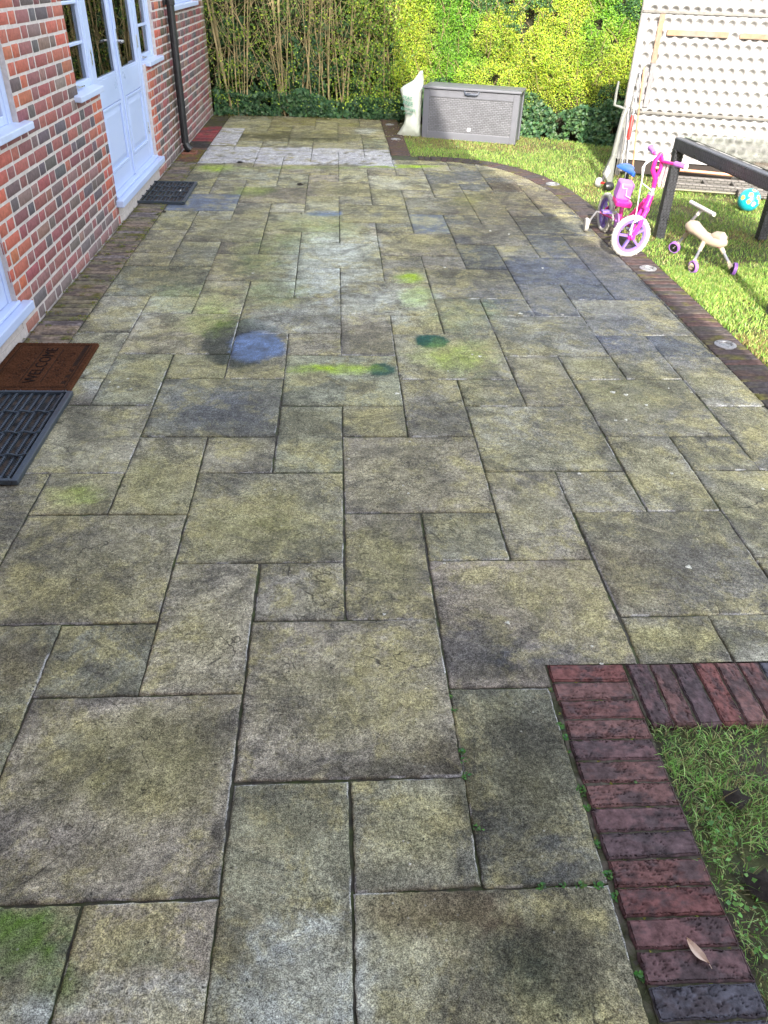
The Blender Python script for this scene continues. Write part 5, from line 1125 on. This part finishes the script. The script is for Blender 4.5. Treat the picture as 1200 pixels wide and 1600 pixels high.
m.tube([head_b+side*-.034, head_b+side*.034], .018, 12)
m.build('fork', M_MAG, bike, smooth=True)
m = MB(); m.tube([head_b, head_t], [.026, .026], 14); bb = Vector((.0, .36, .165)); st_ = Vector((.05, .50, .34))
m.tube([head_b+Vector((0, .02, .05)), Vector((.04, .25, .22)), bb], [.023, .022, .02], 12); m.tube([head_b+Vector((0, .02, .02)), Vector((.03, .2, .17)), bb+Vector((0, -.01, -.01))], [.014, .014, .014], 10)
m.tube([bb, st_], .016, 10)
for s in (-1, 1):
    m.tube([bb+Vector((.02*s, 0, 0)), Vector(rc)+Vector((.045*s, 0, 0))], .009, 8); m.tube([st_+Vector((.012*s, 0, -.03)), Vector(rc)+Vector((.045*s, 0, 0))], .008, 8)
m.build('frame', M_PINK, bike, smooth=True)
m = MB(); m.tube([head_t, head_t+Vector((.012, .008, .05))], .017, 12); m.lathe(head_t+Vector((0, 0, .008)), (.1, 0, 1), [(.024, -.01), (.024, .012), (.019, .014)], 16); m.build('headset', M_SIL, bike, smooth=True)
m = MB(); s0 = head_t+Vector((.012, .008, .045))     # fluted handlebar column that opens into a loop
m.tube([s0, s0+Vector((.0, .0, .07)), s0+Vector((-.035, .0, .13)), s0+Vector((-.03, 0, .19)), s0+Vector((.0, 0, .235))], [.016, .019, .017, .016, .012], 12); m.tube([s0+Vector((.0, .0, .07)), s0+Vector((.022, 0, .14)), s0+Vector((.018, 0, .2)), s0+Vector((.0, 0, .235))], [.014, .014, .013, .011], 10)
m.build('stem_column', M_PINK, bike, smooth=True)
top = s0+Vector((0, 0, .20)); ga = top+Vector((.005, .20, .03)); gb = top+Vector((.105, -.16, -.01))
m = MB(); m.tube([ga, top+Vector((0, .06, 0)), top+Vector((.02, -.03, -.01)), gb], [.010, .011, .011, .010], 10); m.build('handlebar', M_PINK, bike, smooth=True)
for g, d in ((ga, (ga-top).normalized()), (gb, (gb-top).normalized())):
    m = MB(); m.tube([g-d*.06, g-d*.05, g+d*.02, g+d*.035], [.016, .018, .018, .021], 12); gr = m.build('grip', M_LILAC, bike, smooth=True)
    m = MB(); m.lathe(g+d*.034, d, [(.024, 0), (.024, .006), (0, .008)], 14); m.build('grip_end', M_CAB, gr, smooth=True)
m = MB()
for k in range(14):
    a = random.uniform(-.012, .012); b = random.uniform(-.02, .02); p = top+Vector((.045, -.02, .05)); m.tube([p, p+Vector((.01+a, b*.5, -.02)), p+Vector((.0+a*1.5, b, -.10)), p+Vector((-.012+a*2, b*1.3, -.21-random.uniform(0, .03)))], .0028, 4)
m.build('streamers', material('streamer_foil', (.45, .36, .38), .35, .12, 40, 0), bike, smooth=True)
m = MB()
c0 = top+Vector((.005, .06, .01))
m.tube([c0, c0+Vector((-.07, -.03, .0)), c0+Vector((-.115, -.05, -.07)), c0+Vector((-.10, -.06, -.17)), c0+Vector((-.02, -.08, -.22)), head_t+Vector((.01, -.03, .01))], .0045, 8)
m.tube([c0+Vector((-.02, -.02, 0)), c0+Vector((-.10, -.05, -.05)), c0+Vector((-.11, -.08, -.2)), Vector((-.035, -.05, .33)), Vector((-.04, -.05, .24)), Vector((-.045, -.05, .19))], .004, 8)
m.build('brake_cable', M_CAB, bike, smooth=True)
m = MB(); m.tube([Vector((-.06, -.055, .20)), Vector((-.045, -.06, .26)), Vector((.0, -.055, .285))], .008, 8); m.box((-.05, -.055, .185), (.018, .02, .03)); m.build('brake_caliper', M_SIL, bike, smooth=True)
m = MB(); m.tube([st_, st_+Vector((.0, .03, .14))], .011, 10); m.build('seat_post', M_DARKP, bike, smooth=True)
m = MB()
for i, (yy, w, zz) in enumerate([(-.13, .018, .0), (-.09, .026, .006), (-.03, .032, .008), (.03, .055, .012), (.08, .068, .018), (.12, .055, .014)]): pass
sec = [(-.14, .012, 0), (-.11, .024, .004), (-.05, .03, .006), (.0, .045, .010), (.05, .066, .016), (.10, .066, .018), (.13, .03, .012)]
c_ = st_+Vector((0, .03, .155))
vs = []; 
for yy, w, zz in sec:
    for k in range(12):
        a = 2*PI*k/12; vs.append(c_+Vector((w*math.cos(a), yy, zz+.022*math.sin(a)*(1 if math.sin(a) > 0 else .6))))
fs = [(i*12+k, i*12+(k+1) % 12, (i+1)*12+(k+1) % 12, (i+1)*12+k) for i in range(len(sec)-1) for k in range(12)]+[tuple(range(12))[::-1], tuple(range((len(sec)-1)*12, len(sec)*12))]
m.add(vs, fs); m.build('saddle', M_BLUE, bike, smooth=True)
m = MB(); cs = Vector((-.035, .30, .41)); M3 = Matrix.Rotation(R(12), 3, 'X') @ Matrix.Rotation(R(8), 3, 'Y')
m.box(cs, (.115, .10, .13), M3); cr_ = m.build('doll_carrier', M_LILAC, bike, bevel=.018, seg=3)
m = MB(); m.box(cs+Vector((.0, -.01, -.085)), (.13, .12, .045), M3); m.build('carrier_base', M_PINK, cr_, bevel=.014, seg=3)
m = MB(); m.tube([cs+Vector((-.04, -.056, .05)), cs+Vector((-.03, -.06, .02)), cs+Vector((.0, -.062, .02)), cs+Vector((.0, -.062, -.03)), cs+Vector((.045, -.062, -.05))], .003, 6); m.build('carrier_strap', M_CAB, cr_, smooth=True)
m = MB(); m.lathe(bb, (1, 0, 0), [(0, -.03), (.055, -.028), (.055, -.018), (0, -.016)], 24); m.tube([bb+Vector((-.035, 0, 0)), bb+Vector((.05, 0, 0))], .012, 10)
m.build('chain_guard', M_LILAC, bike, smooth=True)
for s in (-1, 1):
    m = MB(); e = bb+Vector((.055*s, -.05*s, -.055*s)); m.bar(bb+Vector((.05*s, 0, 0)), e, .014, .012); cp = m.build('crank', M_SIL, bike, bevel=.003)
    m = MB(); m.box(e+Vector((.045*s, 0, 0)), (.075, .055, .022)); m.build('pedal', M_LAV, cp, bevel=.006)
for s in (-1, 1):
    m = MB(); w = Vector((-.055 if s < 0 else .20, .75 if s < 0 else .70, .052)); w = Vector((-.165 if s < 0 else .125, .66, .055))
    m.tube([Vector(rc)+Vector((.045*s, 0, 0)), Vector(rc)+Vector((.08*s, -.01, .01)), w+Vector((-.03*s, 0, .045)), w+Vector((-.02*s, 0, 0)), w], .008, 8); ar = m.build('stabiliser', M_SIL, bike, smooth=True)
    m = MB(); m.lathe(w, (1, .1*s, 0), [(0, -.018), (.03, -.018), (.050, -.014), (.055, 0), (.050, .014), (.03, .018), (0, .018)], 24); m.build('stabiliser_wheel', M_TYRE, ar, smooth=True)

# ---------------------------------------------------------------- toddler's trike
M_CREAM = material('cream_plastic', (.42, .35, .27), .35, .04, 8, 0, coat=.2); M_GREYT = material('grey_metal', (.28, .28, .31), .35, .1, 20, 0, metal=.5); M_PURP = material('purple_rubber', (.33, .14, .52), .5, .06, 20, 0); M_BLKW = material('black_wheel', (.012, .012, .013), .4, .1)
tr = empty('toddler_trike', (2.66, 4.68, 0), 0, 'cream three-wheeled toddler trike with purple wheels standing on the sunlit lawn', 'trike')
def L3(x, y, z): return Vector((x-2.66, y-4.68, z))
spine = [(L3(2.585, 4.84, .225), .030), (L3(2.60, 4.82, .235), .045), (L3(2.615, 4.78, .235), .050), (L3(2.635, 4.74, .222), .040), (L3(2.66, 4.69, .200), .036), (L3(2.685, 4.65, .188), .040), (L3(2.715, 4.61, .184), .042), (L3(2.75, 4.565, .190), .038), (L3(2.775, 4.545, .192), .018)]
m = MB(); m.tube([p for p, r in spine], [r for p, r in spine], 20); m.build('body', M_CREAM, tr, smooth=True)
m = MB(); ps = [(L3(2.69, 4.645, .222), .010), (L3(2.71, 4.62, .222), .034), (L3(2.745, 4.58, .222), .038), (L3(2.77, 4.555, .221), .012)]; m.tube([p for p, r in ps], [r for p, r in ps], 16); m.build('seat', M_CREAM, tr, smooth=True)
s0, s1 = L3(2.603, 4.835, .27), L3(2.64, 4.77, .378)
m = MB(); m.tube([s0, s0.lerp(s1, .55)], .011, 12); m.build('steering_post', M_GREYT, tr, smooth=True)
m = MB(); m.tube([s0.lerp(s1, .5), s1], .014, 12); m.tube([L3(2.592, 4.90, .388), L3(2.655, 4.61, .372)], .0145, 14); m.build('handlebar', M_CAB, tr, smooth=True)
for (a, b, ax) in ((L3(2.612, 4.85, .19), L3(2.585, 4.965, .048), (.75, .6, .25)), (L3(2.655, 4.66, .165), L3(2.51, 4.45, .048), (.96, .25, .08)), (L3(2.745, 4.585, .165), L3(2.80, 4.43, .048), (.96, -.25, -.08))):
    m = MB(); q0 = a.lerp(b, .34); q1 = a.lerp(b, .72); m.tube([a, q0, q0.lerp(q1, .04), q0.lerp(q1, .96), q1, b], [.019, .015, .008, .008, .013, .014], 12); m.tube([b-(b-a).normalized()*.03, b], .02, 10); lg = m.build('leg', M_CREAM, tr, smooth=True)
    m = MB(); m.tube([q0, q1], .0105, 12); m.build('leg_tube', M_GREYT, lg, smooth=True)
    ax = Vector(ax).normalized(); cw = b+ax*.018
    if b.y > 0: cw = b-ax*.01+Vector((0, 0, -.005))
    m = MB(); m.lathe(cw, ax, [(.0425, -.012), (.0435, -.011), (.044, 0), (.0435, .011), (.041, .012), (.034, .012), (.034, -.012), (.0425, -.012)], 28); wh = m.build('wheel', M_PURP, tr, smooth=True)
    m = MB(); m.lathe(cw, ax, [(.034, -.011), (.010, -.008), (.008, -.013), (0, -.013)], 24); m.lathe(cw, ax, [(.034, .011), (.012, .008), (.010, .014), (0, .014)], 24); m.build('wheel_centre', M_BLKW, wh, smooth=True)
    m = MB(); m.lathe(cw-ax*.013, ax, [(.006, 0), (.005, -.003), (0, -.003)], 10); m.lathe(cw+ax*.013, ax, [(.006, 0), (.005, .003), (0, .003)], 10); m.build('axle_cap', M_SIL, wh, smooth=True)
m = MB(); m.lathe(L3(2.735, 4.575, .172), (.3, -.8, -.5), [(0, -.02), (.022, -.015), (.024, .01), (.014, .022), (0, .022)], 14); m.lathe(L3(2.607, 4.855, .20), (0, .5, -.8), [(0, -.02), (.02, -.015), (.02, .015), (0, .02)], 14); m.build('leg_socket', material('dusty_pink_plastic', (.38, .16, .17), .5, .1), tr, smooth=True)

# ---------------------------------------------------------------- things leaning on the panel
M_GRYP = material('grey_green_plastic', (.15, .155, .14), .5, .1, 10, .1); M_RED = material('red_grip', (.42, .03, .025), .45, .08)
bl = empty('leaf_blower', (2.72, 7.20, 0), R(-8), 'grey plastic leaf blower standing on its small wheels against the end of the white panel', 'garden tool')
m = MB(); m.tube([(.01, .0, .03), (.005, .0, .30), (.03, .02, .62), (.06, .05, .72)], [.032, .026, .024, .022], 14); m.build('tube', M_GRYP, bl, smooth=True)
m = MB(); m.prism([(-.075, .115), (-.055, .17), (-.01, .31), (.02, .30), (.03, .05), (.01, .01)], -.035, .035, Matrix(((1, 0, 0, 0), (0, 0, 1, 0), (0, 1, 0, 0), (0, 0, 0, 1)))); bd = m.build('motor_housing', M_GRYP, bl, bevel=.012, seg=3)
m = MB(); m.prism([(-.055, .13), (-.035, .20), (-.005, .15), (-.03, .09)], -.038, -.036, Matrix(((1, 0, 0, 0), (0, 0, 1, 0), (0, 1, 0, 0), (0, 0, 0, 1)))); m.build('label_plate', material('pale_plate', (.55, .60, .60), .4, .1), bd)
m = MB(); m.tube([(-.075, .0, .93), (-.078, .0, .84), (-.075, 0, .73), (-.02, .01, .715), (.03, .02, .70), (.02, .02, .64), (.035, .02, .60)], [.011, .013, .014, .013, .014, .012, .010], 10); m.build('handle', M_GRYP, bl, smooth=True)
m = MB(); m.lathe((-.105, -.06, .045), (1, -.4, 0), [(0, -.03), (.035, -.028), (.046, -.01), (.046, .014), (.035, .028), (0, .03)], 22); wA = m.build('wheel', material('grey_wheel', (.32, .32, .31), .6, .1), bl, smooth=True)
m = MB(); m.lathe((-.03, -.22, .043), (1, .3, 0), [(0, -.045), (.033, -.042), (.043, -.02), (.043, .026), (.033, .042), (0, .045)], 22); m.build('wheel', M_BLKW, bl, smooth=True)
m = MB(); m.bar((-.10, -.08, .05), (-.02, -.2, .055), .02, .02); m.build('axle', M_RED, bl, bevel=.004)
m = MB(); m.bar((-.06, -.02, .05), (-.055, .0, .14), .025, .02); m.build('strut', M_BLKW, bl, bevel=.004)
hoe = empty('garden_fork', (2.97, 7.47, 0), 0, 'long steel shafted garden tool with a red grip leaning on the white panel', 'garden tool')
m = MB(); m.tube([(.0, -.06, .0), (-.03, .0, .40)], .010, 10); m.tube([(-.018, .04, .60), (.02, .17, 1.0)], .009, 10); m.build('shaft', M_GREYT, hoe, smooth=True)
m = MB(); m.tube([(-.03, .0, .39), (-.034, .0, .42), (-.022, .035, .58), (-.018, .04, .61)], [.014, .019, .019, .013], 12); m.build('grip', M_RED, hoe, smooth=True)
br_ = empty('wooden_broomstick', (3.03, 7.45, 0), 0, 'thin wooden broomstick leaning on the white panel right of the red grip', 'broomstick')
m = MB(); m.tube([(.0, -.05, .0), (-.02, .05, .50), (-.01, .20, 1.02)], .0085, 10); m.build('stick', material('pine_stick', (.30, .16, .08), .6, .15, 20, .2, 80), br_, smooth=True)
sk = empty('metal_stakes', (2.95, 7.50, 0), 0, 'bundle of slim grey metal stakes leaning between the leaf blower and the red grip', 'stakes')
for k in range(4): m = MB(); m.tube([(-.06+.022*k, -.06, .10), (-.05+.022*k, .0, .40), (-.045+.025*k, .12, .66+.03*k)], .007, 8); m.build('stake', M_SIL if k % 2 else M_ALU, sk, smooth=True)
